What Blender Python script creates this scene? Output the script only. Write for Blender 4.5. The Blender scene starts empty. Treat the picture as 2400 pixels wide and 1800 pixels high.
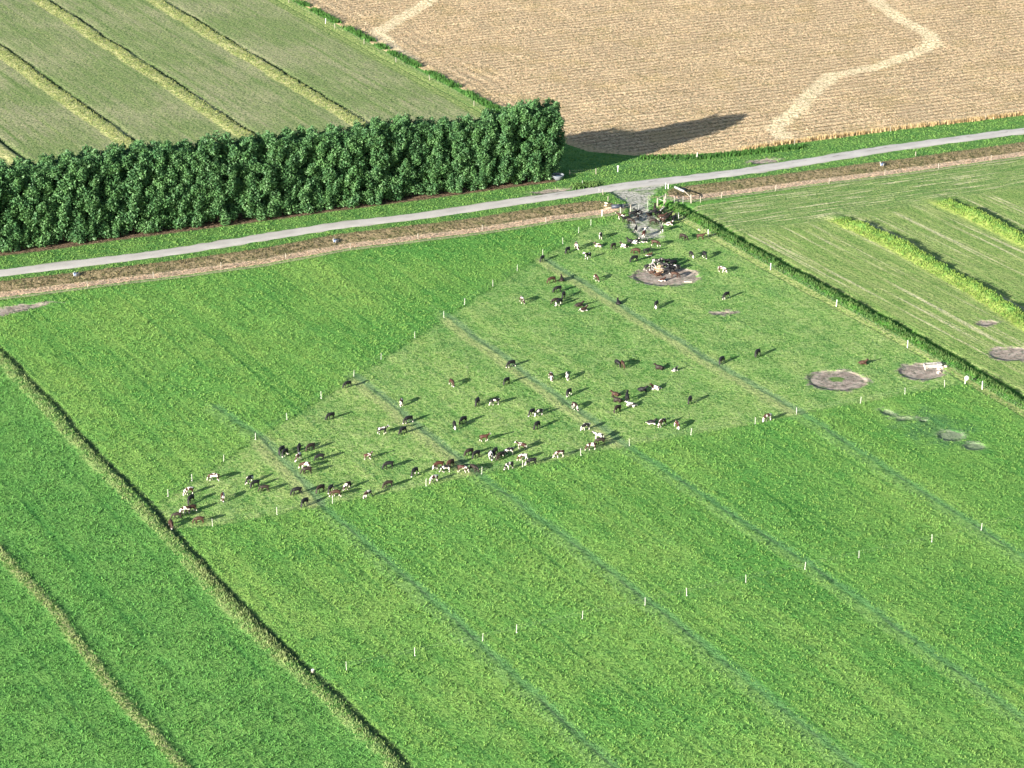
import bpy, bmesh, math, random
import numpy as np
from mathutils import Vector, Matrix

# ------------------------------------------------------------------ camera, sky, sun, exposure
scene = bpy.context.scene
col = scene.collection
R = math.radians
FPX = 6500.0; PITCH = R(22.1); CAM_H = 150.0
cd = bpy.data.cameras.new("camera"); cam = bpy.data.objects.new("camera", cd); col.objects.link(cam)
cd.sensor_width = 36.0; cd.lens = 36.0 * FPX / 2400.0
cd.clip_start = 1.0; cd.clip_end = 12000.0
cam.location = (0, 0, CAM_H); cam.rotation_euler = (R(90) - PITCH, 0, 0)
scene.camera = cam

SUN_EL = R(14.6); SUN_AZ = R(225.0)          # the sun stands behind the camera to the left
w = bpy.data.worlds.new("World"); scene.world = w; w.use_nodes = True
nt = w.node_tree; nt.nodes.clear()
sky = nt.nodes.new('ShaderNodeTexSky'); sky.sky_type = 'NISHITA'; sky.sun_disc = False
sky.sun_elevation = SUN_EL; sky.sun_rotation = R(225)
bg = nt.nodes.new('ShaderNodeBackground'); bg.inputs['Strength'].default_value = 0.062
wo = nt.nodes.new('ShaderNodeOutputWorld')
nt.links.new(sky.outputs[0], bg.inputs[0]); nt.links.new(bg.outputs[0], wo.inputs[0])
sd_ = bpy.data.lights.new("sun", 'SUN'); sun = bpy.data.objects.new("sun", sd_); col.objects.link(sun)
sd_.energy = 5.0; sd_.angle = R(0.5); sd_.color = (1.0, 0.93, 0.83)
sdir = Vector((math.cos(SUN_AZ) * math.cos(SUN_EL), math.sin(SUN_AZ) * math.cos(SUN_EL), math.sin(SUN_EL)))
sun.rotation_euler = sdir.to_track_quat('Z', 'Y').to_euler(); sun.location = sdir * 300
scene.view_settings.view_transform = 'Standard'; scene.view_settings.look = 'None'
scene.view_settings.gamma = 1.0; scene.view_settings.exposure = 1.82

rng = np.random.default_rng(7); random.seed(7)

def G(px, py, z=0.0):
    """ground point under a point of the photograph (2400 x 1800)"""
    x = (px - 1200) / FPX; y = -(py - 900) / FPX
    d = np.array([x, math.cos(PITCH) + y * math.sin(PITCH), -math.sin(PITCH) + y * math.cos(PITCH)])
    return (d * ((z - CAM_H) / d[2]))[:2]
def GL(pts): return [G(*p) for p in pts]

# ------------------------------------------------------------------ tags
def tag(o, label=None, cat=None, group=None, kind=None):
    if label: o['label'] = label
    if cat: o['category'] = cat
    if group: o['group'] = group
    if kind: o['kind'] = kind
    return o
def empty(name, loc, rz=0):
    o = bpy.data.objects.new(name, None); col.objects.link(o)
    o.location = loc; o.rotation_euler = (0, 0, rz); o.empty_display_size = 0.3
    return o
def link_mesh(name, me, mats=None, parent=None):
    o = bpy.data.objects.new(name, me); col.objects.link(o)
    if mats is not None and len(me.materials) == 0: me.materials.append(mats)
    if parent: o.parent = parent
    return o
def np_mesh(name, verts, faces, smooth=False):
    """faces: (n,k) int array"""
    me = bpy.data.meshes.new(name)
    verts = np.asarray(verts, np.float32); faces = np.asarray(faces, np.int32)
    n, k = faces.shape
    me.vertices.add(len(verts)); me.vertices.foreach_set('co', verts.ravel())
    me.loops.add(n * k); me.loops.foreach_set('vertex_index', faces.ravel())
    me.polygons.add(n); me.polygons.foreach_set('loop_start', np.arange(0, n * k, k, dtype=np.int32))
    me.polygons.foreach_set('loop_total', np.full(n, k, np.int32))
    me.update(calc_edges=True)
    me.polygons.foreach_set('use_smooth', np.full(n, smooth, bool))
    return me

# ------------------------------------------------------------------ node helper
class NT:
    def __init__(s, name):
        s.m = bpy.data.materials.new(name); s.m.use_nodes = True
        s.t = s.m.node_tree; s.t.nodes.clear()
        s.out = s.t.nodes.new('ShaderNodeOutputMaterial')
    def put(s, node, i, v):
        if v is None: return
        if hasattr(v, 'node'): s.t.links.new(v, node.inputs[i])
        else:
            if isinstance(v, (tuple, list)) and len(v) == 3 and node.inputs[i].type == 'RGBA': v = (*v, 1)
            node.inputs[i].default_value = v
    def math(s, op, a, b=None, c=None, clamp=False):
        n = s.t.nodes.new('ShaderNodeMath'); n.operation = op; n.use_clamp = clamp
        s.put(n, 0, a); s.put(n, 1, b); s.put(n, 2, c); return n.outputs[0]
    def add(s, a, b): return s.math('ADD', a, b)
    def sub(s, a, b): return s.math('SUBTRACT', a, b)
    def mul(s, a, b): return s.math('MULTIPLY', a, b)
    def vmath(s, op, a, b=None):
        n = s.t.nodes.new('ShaderNodeVectorMath'); n.operation = op
        s.put(n, 0, a); s.put(n, 1, b)
        return n.outputs['Value'] if op == 'DOT_PRODUCT' else n.outputs[0]
    def step(s, x, lo, hi):
        n = s.t.nodes.new('ShaderNodeMapRange'); n.interpolation_type = 'SMOOTHSTEP'
        s.put(n, 0, x); n.inputs[1].default_value = lo; n.inputs[2].default_value = hi
        if lo > hi:
            n.inputs[1].default_value = hi; n.inputs[2].default_value = lo
            n.inputs[3].default_value = 1; n.inputs[4].default_value = 0
        return n.outputs[0]
    def band(s, x, a, b, e):
        return s.mul(s.step(x, a - e, a + e), s.step(x, b + e, b - e))
    def mix(s, f, a, b, mode='MIX'):
        n = s.t.nodes.new('ShaderNodeMix'); n.data_type = 'RGBA'; n.blend_type = mode; n.clamp_factor = True
        s.put(n, 0, f)
        for i, v in ((6, a), (7, b)):
            if hasattr(v, 'node'): s.t.links.new(v, n.inputs[i])
            else: n.inputs[i].default_value = (*v, 1)
        return n.outputs[2]
    def noise(s, vec, scale, detail=2, rough=0.5, dist=0.0):
        n = s.t.nodes.new('ShaderNodeTexNoise'); n.noise_dimensions = '3D'
        s.put(n, 'Vector', vec); n.inputs['Scale'].default_value = scale
        n.inputs['Detail'].default_value = detail; n.inputs['Roughness'].default_value = rough
        n.inputs['Distortion'].default_value = dist
        return n.outputs[0]
    def voro(s, vec, scale, feature='F1'):
        n = s.t.nodes.new('ShaderNodeTexVoronoi'); n.feature = feature
        s.put(n, 'Vector', vec); n.inputs['Scale'].default_value = scale
        return n.outputs[0]
    def attr(s, name):
        n = s.t.nodes.new('ShaderNodeAttribute'); n.attribute_name = name; return n.outputs['Fac']
    def pos(s): return s.t.nodes.new('ShaderNodeNewGeometry').outputs['Position']
    def obj(s): return s.t.nodes.new('ShaderNodeTexCoord').outputs['Object']
    def comb(s, x, y, z=0.0):
        n = s.t.nodes.new('ShaderNodeCombineXYZ'); s.put(n, 0, x); s.put(n, 1, y); s.put(n, 2, z); return n.outputs[0]
    def sep(s, v):
        n = s.t.nodes.new('ShaderNodeSeparateXYZ'); s.put(n, 0, v); return n.outputs
    def bump(s, h, strength, dist):
        n = s.t.nodes.new('ShaderNodeBump'); n.inputs['Strength'].default_value = strength
        n.inputs['Distance'].default_value = dist; s.put(n, 'Height', h); return n.outputs[0]
    def finish(s, color, rough=0.9, normal=None, spec=0.2, trans=None):
        b = s.t.nodes.new('ShaderNodeBsdfPrincipled')
        s.put(b, 'Base Color', color); s.put(b, 'Roughness', rough); b.inputs['Specular IOR Level'].default_value = spec
        if normal is not None: s.t.links.new(normal, b.inputs['Normal'])
        sh = b.outputs[0]
        if trans:
            tr = s.t.nodes.new('ShaderNodeBsdfTranslucent'); s.put(tr, 0, color)
            mx = s.t.nodes.new('ShaderNodeMixShader'); mx.inputs[0].default_value = trans
            s.t.links.new(sh, mx.inputs[1]); s.t.links.new(tr.outputs[0], mx.inputs[2]); sh = mx.outputs[0]
        s.t.links.new(sh, s.out.inputs[0]); return s.m

# ------------------------------------------------------------------ plan of the land (all in metres, taken from the photo by projection)
FD = np.array([math.cos(R(-62.2)), math.sin(R(-62.2))])      # direction of the field lines
FN = np.array([math.sin(R(62.2)), math.cos(R(62.2))])        # across them, to the right
RD = np.array([math.cos(R(23.4)), math.sin(R(23.4))])        # direction of the road

def ext(pts, a=0.0, b=0.0):
    pts = [np.array(p, float) for p in pts]
    if a: d = pts[0] - pts[1]; pts = [pts[0] + d / np.linalg.norm(d) * a] + pts
    if b: d = pts[-1] - pts[-2]; pts = pts + [pts[-1] + d / np.linalg.norm(d) * b]
    return pts
def pl_dist(x, y, pts):
    """signed distance to a polyline (+ on its left), clamped ends"""
    best = np.full(x.shape, 1e9); sg = np.ones(x.shape)
    for a, b in zip(pts[:-1], pts[1:]):
        dx, dy = b[0] - a[0], b[1] - a[1]; L2 = dx * dx + dy * dy
        t = np.clip(((x - a[0]) * dx + (y - a[1]) * dy) / L2, 0, 1)
        ex = x - a[0] - t * dx; ey = y - a[1] - t * dy
        d = np.hypot(ex, ey); c = dx * ey - dy * ex
        m = d < best - 1e-9; best = np.where(m, d, best); sg = np.where(m, np.sign(c), sg)
    return best * sg
def poly_sd(x, y, pts):
    """+ inside"""
    P = [np.array(p) for p in pts]; P = P + [P[0]]
    d = np.abs(pl_dist(x, y, P)); ins = np.zeros(x.shape, bool)
    for a, b in zip(P[:-1], P[1:]):
        if a[1] == b[1]: continue
        c = ((a[1] > y) != (b[1] > y)) & (x < (b[0] - a[0]) * (y - a[1]) / (b[1] - a[1]) + a[0])
        ins ^= c
    return np.where(ins, d, -d)

ROAD = ext(GL([(0,640),(400,591),(798,527),(1000,504),(1244,467),(1500,431),(1700,408),(1934,372),(2099,345),(2400,306)]), 300, 400)
DITCH_A = ext(GL([(0,677),(400,629),(600,602),(800,565),(1100,529),(1300,498),(1400,486)]), 300, 0)
DITCH_B = ext(GL([(1612,452),(1700,441),(1900,415),(2100,390),(2400,348)]), 0, 400)
L0 = ext(GL([(-20,1270),(120,1420),(250,1590),(430,1800)]), 160, 80)
L1 = ext(GL([(0,819),(110,935),(250,1088),(385,1225),(470,1318),(560,1420),(640,1500),(745,1590),(870,1710),(955,1796)]), 120, 120)
L2 = ext(GL([(505,955),(613,1025),(760,1188),(1060,1450),(1356,1725)]), 0, 120)
L3 = ext(GL([(835,879),(1117,1107),(1320,1255),(1519,1410),(2007,1800)]), 0, 100)
L4 = ext(GL([(1042,738),(1345,955),(1465,1042),(1899,1324),(2400,1687)]), 0, 60)
L5 = ext(GL([(1280,608),(1649,835),(1866,960),(2400,1307)]), 0, 90)
L6 = ext(GL([(1553,487),(1595,510),(1801,628),(2127,806),(2400,970)]), 0, 160)
S7 = ext(GL([(1960,499),(1990,511),(2120,570),(2273,655),(2400,735)]), 0, 120)
S8 = ext(GL([(2195,456),(2230,470),(2300,500),(2400,551)]), 0, 120)
U1 = ext(GL([(0,103),(328,339)]), 160, 12); U2 = ext(GL([(114,0),(586,306)]), 160, 12)
U3 = ext(GL([(382,0),(836,271)]), 160, 12); U4 = ext(GL([(654,3),(1115,258)]), 160, 10)
U0 = ext(GL([(-260,140),(45,360)]), 160, 12)
STUB = [G(690,0) + 150 * -FD, G(690,0), G(898,117), G(1145,240), G(1250,300), G(1310,330), G(1339,341), G(1380,355), G(1488,364), G(1568,365), G(1717,356),
        G(1853,337), G(2090,306), G(2400,270), G(2400,270) + 300 * RD, np.array([500, 900.])]
CROP = [G(654,3) + 150 * -FD, G(1130,267), G(1250,335), G(1240,362), G(600,450), G(0,540), G(0,540) - 300 * RD, np.array([-500, 800.])]
RIGHT = [G(1600,500), G(1640,481), G(1818,452), G(2074,415), G(2400,368), G(2400,368) + 300 * RD, np.array([400, 150.]), np.array([160.0, 180.0])] + [p + FN * 3.6 for p in reversed(L6)]
BACKF = [(394,1163),(450,1127),(524,1080),(599,1030),(673,983),(753,933),(829,881),(893,842),(972,791),(1040,744),(1089,714),(1155,671),(1212,634),(1272,598),(1319,571),(1356,545),(1385,527)]
NEARF = [(380,1240),(498,1233),(649,1205),(779,1180),(998,1139),(1129,1109),(1225,1094),(1361,1068),(1475,1044),(1619,1018),(1770,993),(1867,971),(2017,944),(2121,924),(2214,907),(2262,898)]
GRAZE = GL([(360,1190)] + BACKF + [(1420,520),(1480,490),(1553,492)]) + [p - FN * 0.3 for p in L6[1:4]] + GL([(2262,898)] + list(reversed(NEARF[:-1])))
LEFTF = [p - FN * 1.0 for p in L1] + [np.array([-400, 100.]), np.array([-400, 500.])]
PATHS = [GL([(2040,-60),(2050,0),(2105,42),(2180,82),(2188,104),(2130,130),(2050,158),(1955,175),(1905,215),(1860,262),(1815,300),(1838,322)]),
         GL([(1060,-60),(1010,0),(940,42),(885,75),(925,118),(960,135)])]
TRACK = GL([(1428,449),(1560,430),(1522,462),(1524,498),(1560,520),(1548,555),(1500,560),(1470,530),(1476,496),(1462,470)])
#  bare patches: px, py, rx m, ry m, turn
MUD = [(1562,645,5.5,4.7,0),(1963,889,4.5,4.2,0),(2160,868,3.5,3.6,-0.9),(2375,829,4.0,3.0,0.0),(2312,757,2.2,1.3,0.3),(1692,731,2.1,1.0,0.2),
       (2118,981,1.7,0.9,0.2),(2165,985,0.8,0.8,0),(2230,1020,2.2,2.0,0.8),(2285,1045,1.9,1.5,0),(2080,965,1.0,1.8,0.6),(40,722,5.5,1.6,0.42),(-30,735,6.5,1.8,0.42),
       (1800,392,0.1,0.1,0),(1790,378,3.4,1.4,0.45),(1290,448,4.0,1.3,0.4),(1480,372,0.1,0.1,0)]
HEDGE_LINE = (G(0,583), G(1271,417))

def vn(x, y, sc, seed):
    r = np.random.default_rng(seed); gx = (np.clip(x, -190, 190) + 200) / sc; gy = np.clip(y, 0, 700) / sc
    n0 = r.random((int(800 / sc) + 3, int(800 / sc) + 3)); ix = gx.astype(int); iy = gy.astype(int); fx = gx - ix; fy = gy - iy
    fx = fx * fx * (3 - 2 * fx); fy = fy * fy * (3 - 2 * fy)
    return (n0[ix, iy] * (1 - fx) + n0[ix + 1, iy] * fx) * (1 - fy) + (n0[ix, iy + 1] * (1 - fx) + n0[ix + 1, iy + 1] * fx) * fy
def sm(x, a, b):
    t = np.clip((x - a) / (b - a), 0, 1); return t * t * (3 - 2 * t)
def fields(x, y):
    f = {}
    f['road_s'] = np.clip(pl_dist(x, y, ROAD), -60, 60)
    da = pl_dist(x, y, DITCH_A); db = pl_dist(x, y, DITCH_B)
    f['ditch'] = np.clip(np.where(np.abs(da) < np.abs(db), da, db), -30, 30)
    c = None
    for L in (L2, L3, L4, L5):
        d = -pl_dist(x, y, L) * -1
        c = d if c is None else np.where(np.abs(d) < np.abs(c), d, c)
    f['furrow'] = np.clip(c, -20, 20)
    f['l0'] = np.clip(pl_dist(x, y, L0), -20, 20)
    f['l1'] = np.clip(pl_dist(x, y, L1), -20, 20)
    f['l6'] = np.clip(pl_dist(x, y, L6), -20, 20)
    d7 = pl_dist(x, y, S7); d8 = pl_dist(x, y, S8)
    f['strip'] = np.clip(np.where(np.abs(d7) < np.abs(d8), d7, d8), -20, 20)
    c = None
    for L in (U0, U1, U2, U3):
        d = pl_dist(x, y, L); c = d if c is None else np.where(np.abs(d) < np.abs(c), d, c)
    f['ustrip'] = np.clip(c, -20, 20)
    f['u4'] = np.clip(pl_dist(x, y, U4), -30, 30)
    for k, P in (('stub', STUB), ('crop', CROP), ('right', RIGHT), ('graze', GRAZE), ('leftf', LEFTF), ('track', TRACK)):
        f[k] = np.clip(poly_sd(x, y, P), -30, 30)
    c = None
    for L in PATHS:
        d = np.abs(pl_dist(x, y, L)); c = d if c is None else np.minimum(c, d)
    f['straw'] = np.clip(c, 0, 30)
    m = np.full(x.shape, -5.0)
    for px, py, rx, ry, a in MUD:
        cx, cy = G(px, py); X = x - cx; Y = y - cy
        X, Y = X * math.cos(a) + Y * math.sin(a), -X * math.sin(a) + Y * math.cos(a)
        m = np.maximum(m, (1 - np.hypot(X / rx, Y / ry)) * min(rx, ry))
    f['mud'] = m
    cx, cy = G(1962,886); f['island'] = np.clip(1.2 - np.hypot((x - cx) / 1.3, (y - cy) / 1.0), -3, 3)
    fu_ = x * FD[0] + y * FD[1]; fv_ = x * FN[0] + y * FN[1]
    f['lane'] = 0.45 * vn(fv_ / 2.0, fu_ / 70 + 100, 1.0, 61) + 0.55 * vn(fv_ / 0.9, fu_ / 60 + 100, 1.0, 62)
    wv_ = fv_ + 2.2 * vn(fv_ / 30, fu_ / 45 + 50, 1.0, 63) + 400
    f['track2'] = np.minimum(np.abs((wv_ % 7.3) - 3.65), np.abs(((wv_ + 1.9) % 14.6) - 3.65))
    rs_ = -x * RD[1] + y * RD[0]; rt_ = x * RD[0] + y * RD[1]
    right = sm(rt_ + (vn(x, y, 14.0, 41) - .5) * 16, 195, 209)
    f['srow'] = right * np.sin(rs_ * 3.3 + 2.5 * vn(x, y, 8.0, 42)) + (1 - right) * 0.8 * np.sin(fv_ * 2.6 + 3.0 * vn(x, y, 9.0, 43))
    cx, cy = G(2190, 1002); X = (x - cx) * FD[0] + (y - cy) * FD[1]; Y = (x - cx) * FN[0] + (y - cy) * FN[1]
    f['weed'] = np.clip(1 - np.hypot(X / 11.0, Y / 7.0), -2, 1)
    f['fade'] = sm(np.where(np.abs(d7) < np.abs(d8), (x - S7[0][0]) * FD[0] + (y - S7[0][1]) * FD[1], (x - S8[0][0]) * FD[0] + (y - S8[0][1]) * FD[1]), -3, 9)
    hx = (x - HEDGE_LINE[0][0]) * RD[0] + (y - HEDGE_LINE[0][1]) * RD[1]
    hs = -(x - HEDGE_LINE[0][0]) * RD[1] + (y - HEDGE_LINE[0][1]) * RD[0]
    f['hedge'] = np.clip(np.minimum(3.9 - np.abs(hs + 0.1), 98.5 - hx), -10, 10)
    return wobble(x, y, f)
def wobble(x, y, f):
    w1 = (vn(x, y, 11.0, 31) - .5); w2 = (vn(x, y, 4.0, 32) - .5)
    f['l1'] = f['l1'] + w1 * 0.3 + w2 * 0.45; f['l6'] = f['l6'] + w1 * 0.15 + w2 * 0.3
    f['strip'] = f['strip'] + w1 * 0.25 + w2 * 0.5; f['ustrip'] = f['ustrip'] + w1 * 0.5 + w2 * 0.5
    f['furrow'] = f['furrow'] + w1 * 0.3 + w2 * 0.2; f['l0'] = f['l0'] + w1 * 0.4 + w2 * .4
    return f
def height(f):
    # NB pl_dist is + on the left of the direction of travel; field lines run towards the camera, so their left is the right of the picture
    h = np.where(f['ditch'] < 0, -0.50 * (1 - sm(-f['ditch'], 0.0, 3.9)), -0.50 * (1 - sm(f['ditch'], 0.1, 2.8)))
    h = h - 0.10 * np.exp(-((f['furrow'] + 0.1) / 0.9) ** 2)
    h = h - 0.18 * np.exp(-((f['l1'] - 0.30) / 0.38) ** 2)
    h = h + 0.16 * np.exp(-((f['l0'] + 0.2) / 1.0) ** 2)
    h = h - 0.45 * np.exp(-((f['l6'] - 3.5) / 0.6) ** 2)
    h = h + 0.12 * (1 - sm(np.abs(f['ustrip'] + 1.6), 1.0, 1.6)) - 0.25 * np.exp(-((f['ustrip'] - 0.15) / 0.4) ** 2)
    h = h - 0.10 * np.exp(-((f['u4']) / 0.35) ** 2)
    h = h + 0.12 * sm(f['stub'], 0.0, 0.5) * 0
    h = h - 0.06 * sm(f['mud'], 0, 0.5) - 0.14 * sm(f['graze'], -0.25, 0.25)
    h = h + 0.30 * sm(np.abs(f['road_s']), 5.5, 2.2)*0
    return h
def full_height(x, y, f=None):
    f = fields(x, y) if f is None else f
    z = height(f) + 0.0
    z = z + sm(f['stub'], 0.2, 1.0) * f['srow'] * 0.12 * (0.3 + vn(x, y, 5.0, 44))
    rid = 0.34 * sm(f['l6'], 0.7, 1.8) * (1 - sm(f['l6'], 2.1, 3.2)) + 0.62 * f['fade'] * sm(f['strip'], -4.4, -1.0) * (1 - sm(f['strip'], -0.5, 0.2)) + 0.15 * np.exp(-((f['l1'] + 1.1) / 0.9) ** 2)
    z = z + rid * (0.35 + 1.1 * vn(x, y, 2.3, 5))
    flat = sm(np.abs(f['road_s']), 1.9, 3.5)
    z = z + flat * ((vn(x, y, 3.1, 1) - .5) * 0.06 + (vn(x, y, 9.0, 2) - .5) * 0.10 + (vn(x, y, 0.9, 3) - .5) * 0.07)
    return z + ((np.abs(f['road_s']) < 2.6) * -0.03)
def gz(x, y):
    return float(full_height(np.array([float(x)]), np.array([float(y)]))[0])

# ------------------------------------------------------------------ ground material (one living surface, mixed by the distances above)
def ground_material():
    n = NT("ground_cover"); p = n.pos()
    u = n.vmath('DOT_PRODUCT', p, (FD[0], FD[1], 0)); v = n.vmath('DOT_PRODUCT', p, (FN[0], FN[1], 0))
    t = n.vmath('DOT_PRODUCT', p, (RD[0], RD[1], 0)); s_ = n.vmath('DOT_PRODUCT', p, (-RD[1], RD[0], 0))
    big = n.noise(p, 0.045, 3, 0.55); mid = n.noise(p, 0.28, 3, 0.6); fine = n.noise(p, 1.9, 4, 0.68); tiny = n.noise(p, 5.0, 2, 0.6)
    lanes = n.noise(n.comb(n.mul(u, 0.02), v), 0.75, 4, 0.65)         # long streaks down the fields
    rows_f = n.noise(n.comb(n.mul(u, 0.05), v), 3.0, 2, 0.6)
    rows_r = n.noise(n.comb(n.mul(t, 0.05), s_), 1.9, 3, 0.65)
    edge = n.mul(n.sub(n.noise(p, 1.3, 3, 0.65), 0.5), 1.6)
    edgeB = n.mul(n.sub(n.noise(p, 0.35, 3, 0.65), 0.5), 5.0)
    A = {k: n.attr(k) for k in ('road_s','ditch','furrow','l0','l1','l6','strip','ustrip','u4','stub','crop','right','graze','leftf','track','straw','mud','island','hedge','lane','track2','srow','weed','fade')}
    def e(k, wv=1.0): return n.add(A[k], n.mul(edge, wv))
    def g3(a, b, c, f1, f2): return n.mix(n.step(f2, 0.42, 0.75), n.mix(n.step(f1, 0.35, 0.65), a, b), c)
    # lush ungrazed pasture
    c = n.mix(n.step(n.add(n.mul(big, 0.6), n.mul(lanes, 0.4)), 0.38, 0.62), C_LUSH1, C_LUSH2)
    c = n.mix(n.mul(n.step(mid, 0.45, 0.75), 0.55), c, C_LUSH3)
    c = n.mix(n.mul(n.step(lanes, 0.42, 0.30), 0.30), c, (0.060, 0.190, 0.045))
    lush_tint = n.step(A['leftf'], -0.5, 0.5)
    c = n.mix(n.mul(lush_tint, 0.85), c, n.mix(n.step(mid, 0.35, 0.65), (0.088, 0.230, 0.056), (0.132, 0.280, 0.068)))
    # grazed
    gz_ = n.mix(n.step(mid, 0.36, 0.66), C_GRZ1, C_GRZ2)
    gz_ = n.mix(n.mul(n.step(fine, 0.50, 0.68), 0.6), gz_, C_GRZ3)
    gz_ = n.mix(n.mul(n.step(n.noise(p, 0.16, 3, 0.6), 0.50, 0.68), 0.6), gz_, (0.115, 0.250, 0.070))
    c = n.mix(n.step(e('graze', 0.9), -0.5, 0.9), c, gz_)
    # mown field on the right, headland rows along the ditch
    rd = n.mix(n.step(n.add(n.mul(rows_f, 0.5), n.mul(lanes, 0.5)), 0.42, 0.60), (0.165, 0.270, 0.075), (0.300, 0.350, 0.135))
    rd2 = n.mix(n.step(rows_r, 0.42, 0.62), (0.135, 0.235, 0.070), (0.260, 0.310, 0.130))
    hl = n.step(n.add(A['road_s'], edgeB), -32, -27)
    rd = n.mix(hl, rd, rd2)
    rd = n.mix(n.mul(n.step(n.mix(hl, lanes, rows_r), 0.55, 0.64), 0.85), rd, (0.52, 0.49, 0.31))
    rd = n.mix(n.mul(n.step(mid, 0.5, 0.8), 0.5), rd, (0.070, 0.180, 0.032))
    c = n.mix(n.step(e('right', 0.6), -0.3, 0.3), c, rd)
    # sprouting crop field, top left
    cr = n.mix(n.step(n.add(n.mul(big, 0.5), n.mul(lanes, 0.5)), 0.42, 0.60), (0.175, 0.235, 0.090), (0.290, 0.295, 0.165))
    cr = n.mix(n.mul(n.step(rows_f, 0.52, 0.66), 0.5), cr, (0.28, 0.255, 0.165))
    cr = n.mix(n.mul(n.step(fine, 0.52, 0.36), 0.55), cr, (0.100, 0.180, 0.048))
    cr = n.mix(n.mul(n.step(lanes, 0.40, 0.34), 0.5), cr, (0.095, 0.175, 0.045))
    c = n.mix(n.step(e('crop', 0.3), -0.3, 0.3), c, cr)
    us = n.add(A['ustrip'], n.mul(edge, 0.9))
    yel = n.mix(n.step(fine, 0.40, 0.62), (0.28, 0.32, 0.12), (0.50, 0.47, 0.23))
    yel = n.mix(n.mul(n.step(mid, 0.44, 0.66), 0.7), yel, (0.21, 0.28, 0.09))
    c = n.mix(n.mul(n.band(us, -3.7, -0.2, 0.35), n.step(A['crop'], -4, 0)), c, yel)
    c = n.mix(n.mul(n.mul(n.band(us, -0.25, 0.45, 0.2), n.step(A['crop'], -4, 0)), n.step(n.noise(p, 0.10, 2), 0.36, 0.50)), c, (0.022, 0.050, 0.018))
    u4 = n.add(A['u4'], n.mul(edge, 0.25))
    vg = n.mix(n.step(fine, 0.4, 0.62), (0.17, 0.26, 0.075), (0.32, 0.36, 0.14))
    c = n.mix(n.mul(n.band(u4, -1.9, 2.6, 0.25), n.step(A['stub'], 0.2, -0.4)), c, vg)
    c = n.mix(n.mul(n.band(u4, -0.14, 0.14, 0.10), 0.85), c, (0.03, 0.06, 0.02))
    c = n.mix(n.mul(n.band(u4, -1.75, -1.5, 0.12), 0.6), c, (0.04, 0.09, 0.025))
    past = n.mul(n.mul(n.step(A['stub'], 0.1, -0.1), n.step(A['right'], 0.1, -0.1)), n.step(A['crop'], 0.1, -0.1))
    c = n.mix(n.mul(n.mul(n.step(A['lane'], 0.58, 0.74), 0.40), past), c, n.mix(1.0, c, (1.30, 1.16, 1.15), 'MULTIPLY'))
    c = n.mix(n.mul(n.mul(n.step(A['lane'], 0.46, 0.24), 0.68), past), c, n.mix(1.0, c, (0.66, 0.82, 0.76), 'MULTIPLY'))
    c = n.mix(n.mul(n.mul(n.step(n.add(A['track2'], n.mul(edge, 0.12)), 0.40, 0.12), n.mul(n.step(n.noise(p, 0.06, 3, .7), 0.42, 0.60), 0.75)), past), c, n.mix(1.0, c, (0.40, 0.58, 0.60), 'MULTIPLY'))
    wd = n.add(A['weed'], n.mul(n.sub(n.noise(p, 0.35, 4, 0.7), 0.5), 2.2))
    c = n.mix(n.mul(n.mul(n.step(wd, 0.25, 0.6), n.step(A['weed'], -0.3, 0.1)), 0.6), c, (0.060, 0.150, 0.062))
    # roadside verges
    rs = n.add(A['road_s'], n.mul(edge, 0.5))
    verge = n.mix(n.step(mid, 0.35, 0.65), (0.078, 0.190, 0.050), (0.130, 0.245, 0.066))
    vm = n.mul(n.band(rs, -30, 34, 0.4), n.step(e('stub', 0.7), 0.25, -0.25))
    vm = n.mul(vm, n.step(A['ditch'], -6.2, -5.6)); vm = n.mul(vm, n.step(A['right'], 0.0, -0.5))
    vm = n.mul(vm, n.step(A['crop'], 0.2, -0.3)); vm = n.mul(vm, n.step(A['graze'], 0.3, -0.5))
    c = n.mix(n.mul(vm, n.step(A['road_s'], -9.5, -5.0)), c, verge)
    # litter and brown dead grass below the trees
    hd = n.add(A['hedge'], n.mul(edge, 0.8))
    c = n.mix(n.step(hd, -0.2, 0.8), c, n.mix(n.step(fine, 0.4, 0.6), (0.085, 0.060, 0.040), (0.200, 0.140, 0.095)))
    # stubble
    left_rows = n.step(n.add(t, edgeB), 62, 52)
    rr = n.mix(left_rows, rows_r, n.add(n.mul(rows_f, 0.35), n.mul(lanes, 0.65)))
    st = n.mix(n.step(rr, 0.40, 0.60), C_STB1, C_STB2)
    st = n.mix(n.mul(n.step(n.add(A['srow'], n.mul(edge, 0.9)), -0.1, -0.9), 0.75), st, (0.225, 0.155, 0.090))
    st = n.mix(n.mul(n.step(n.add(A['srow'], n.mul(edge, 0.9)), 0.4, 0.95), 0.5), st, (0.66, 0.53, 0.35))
    st = n.mix(n.mul(n.step(fine, 0.50, 0.66), 0.60), st, C_STB3)
    st = n.mix(n.mul(n.step(n.noise(p, 1.7, 3, 0.7), 0.48, 0.34), 0.65), st, (0.150, 0.098, 0.050))
    st = n.mix(n.mul(n.step(n.noise(p, 0.09, 4, 0.65), 0.48, 0.66), 0.5), st, (0.36, 0.275, 0.135))
    st = n.mix(n.mul(n.step(n.noise(n.comb(n.mul(u, 0.18), v), 0.62, 2, 0.5), 0.70, 0.735), n.mul(left_rows, 0.8)), st, (0.10, 0.065, 0.03))
    sp = n.add(A['straw'], n.mul(n.sub(n.noise(p, 0.45, 4, 0.7), 0.5), 4.2))
    st = n.mix(n.mul(n.step(sp, 2.4, 1.1), 0.85), st, n.mix(n.step(fine, 0.35, 0.6), (0.56, 0.44, 0.265), (0.76, 0.63, 0.43)))
    st = n.mix(n.mul(n.step(A['stub'], 3.5, 1.0), 0.6), st, (0.56, 0.42, 0.24))
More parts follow.
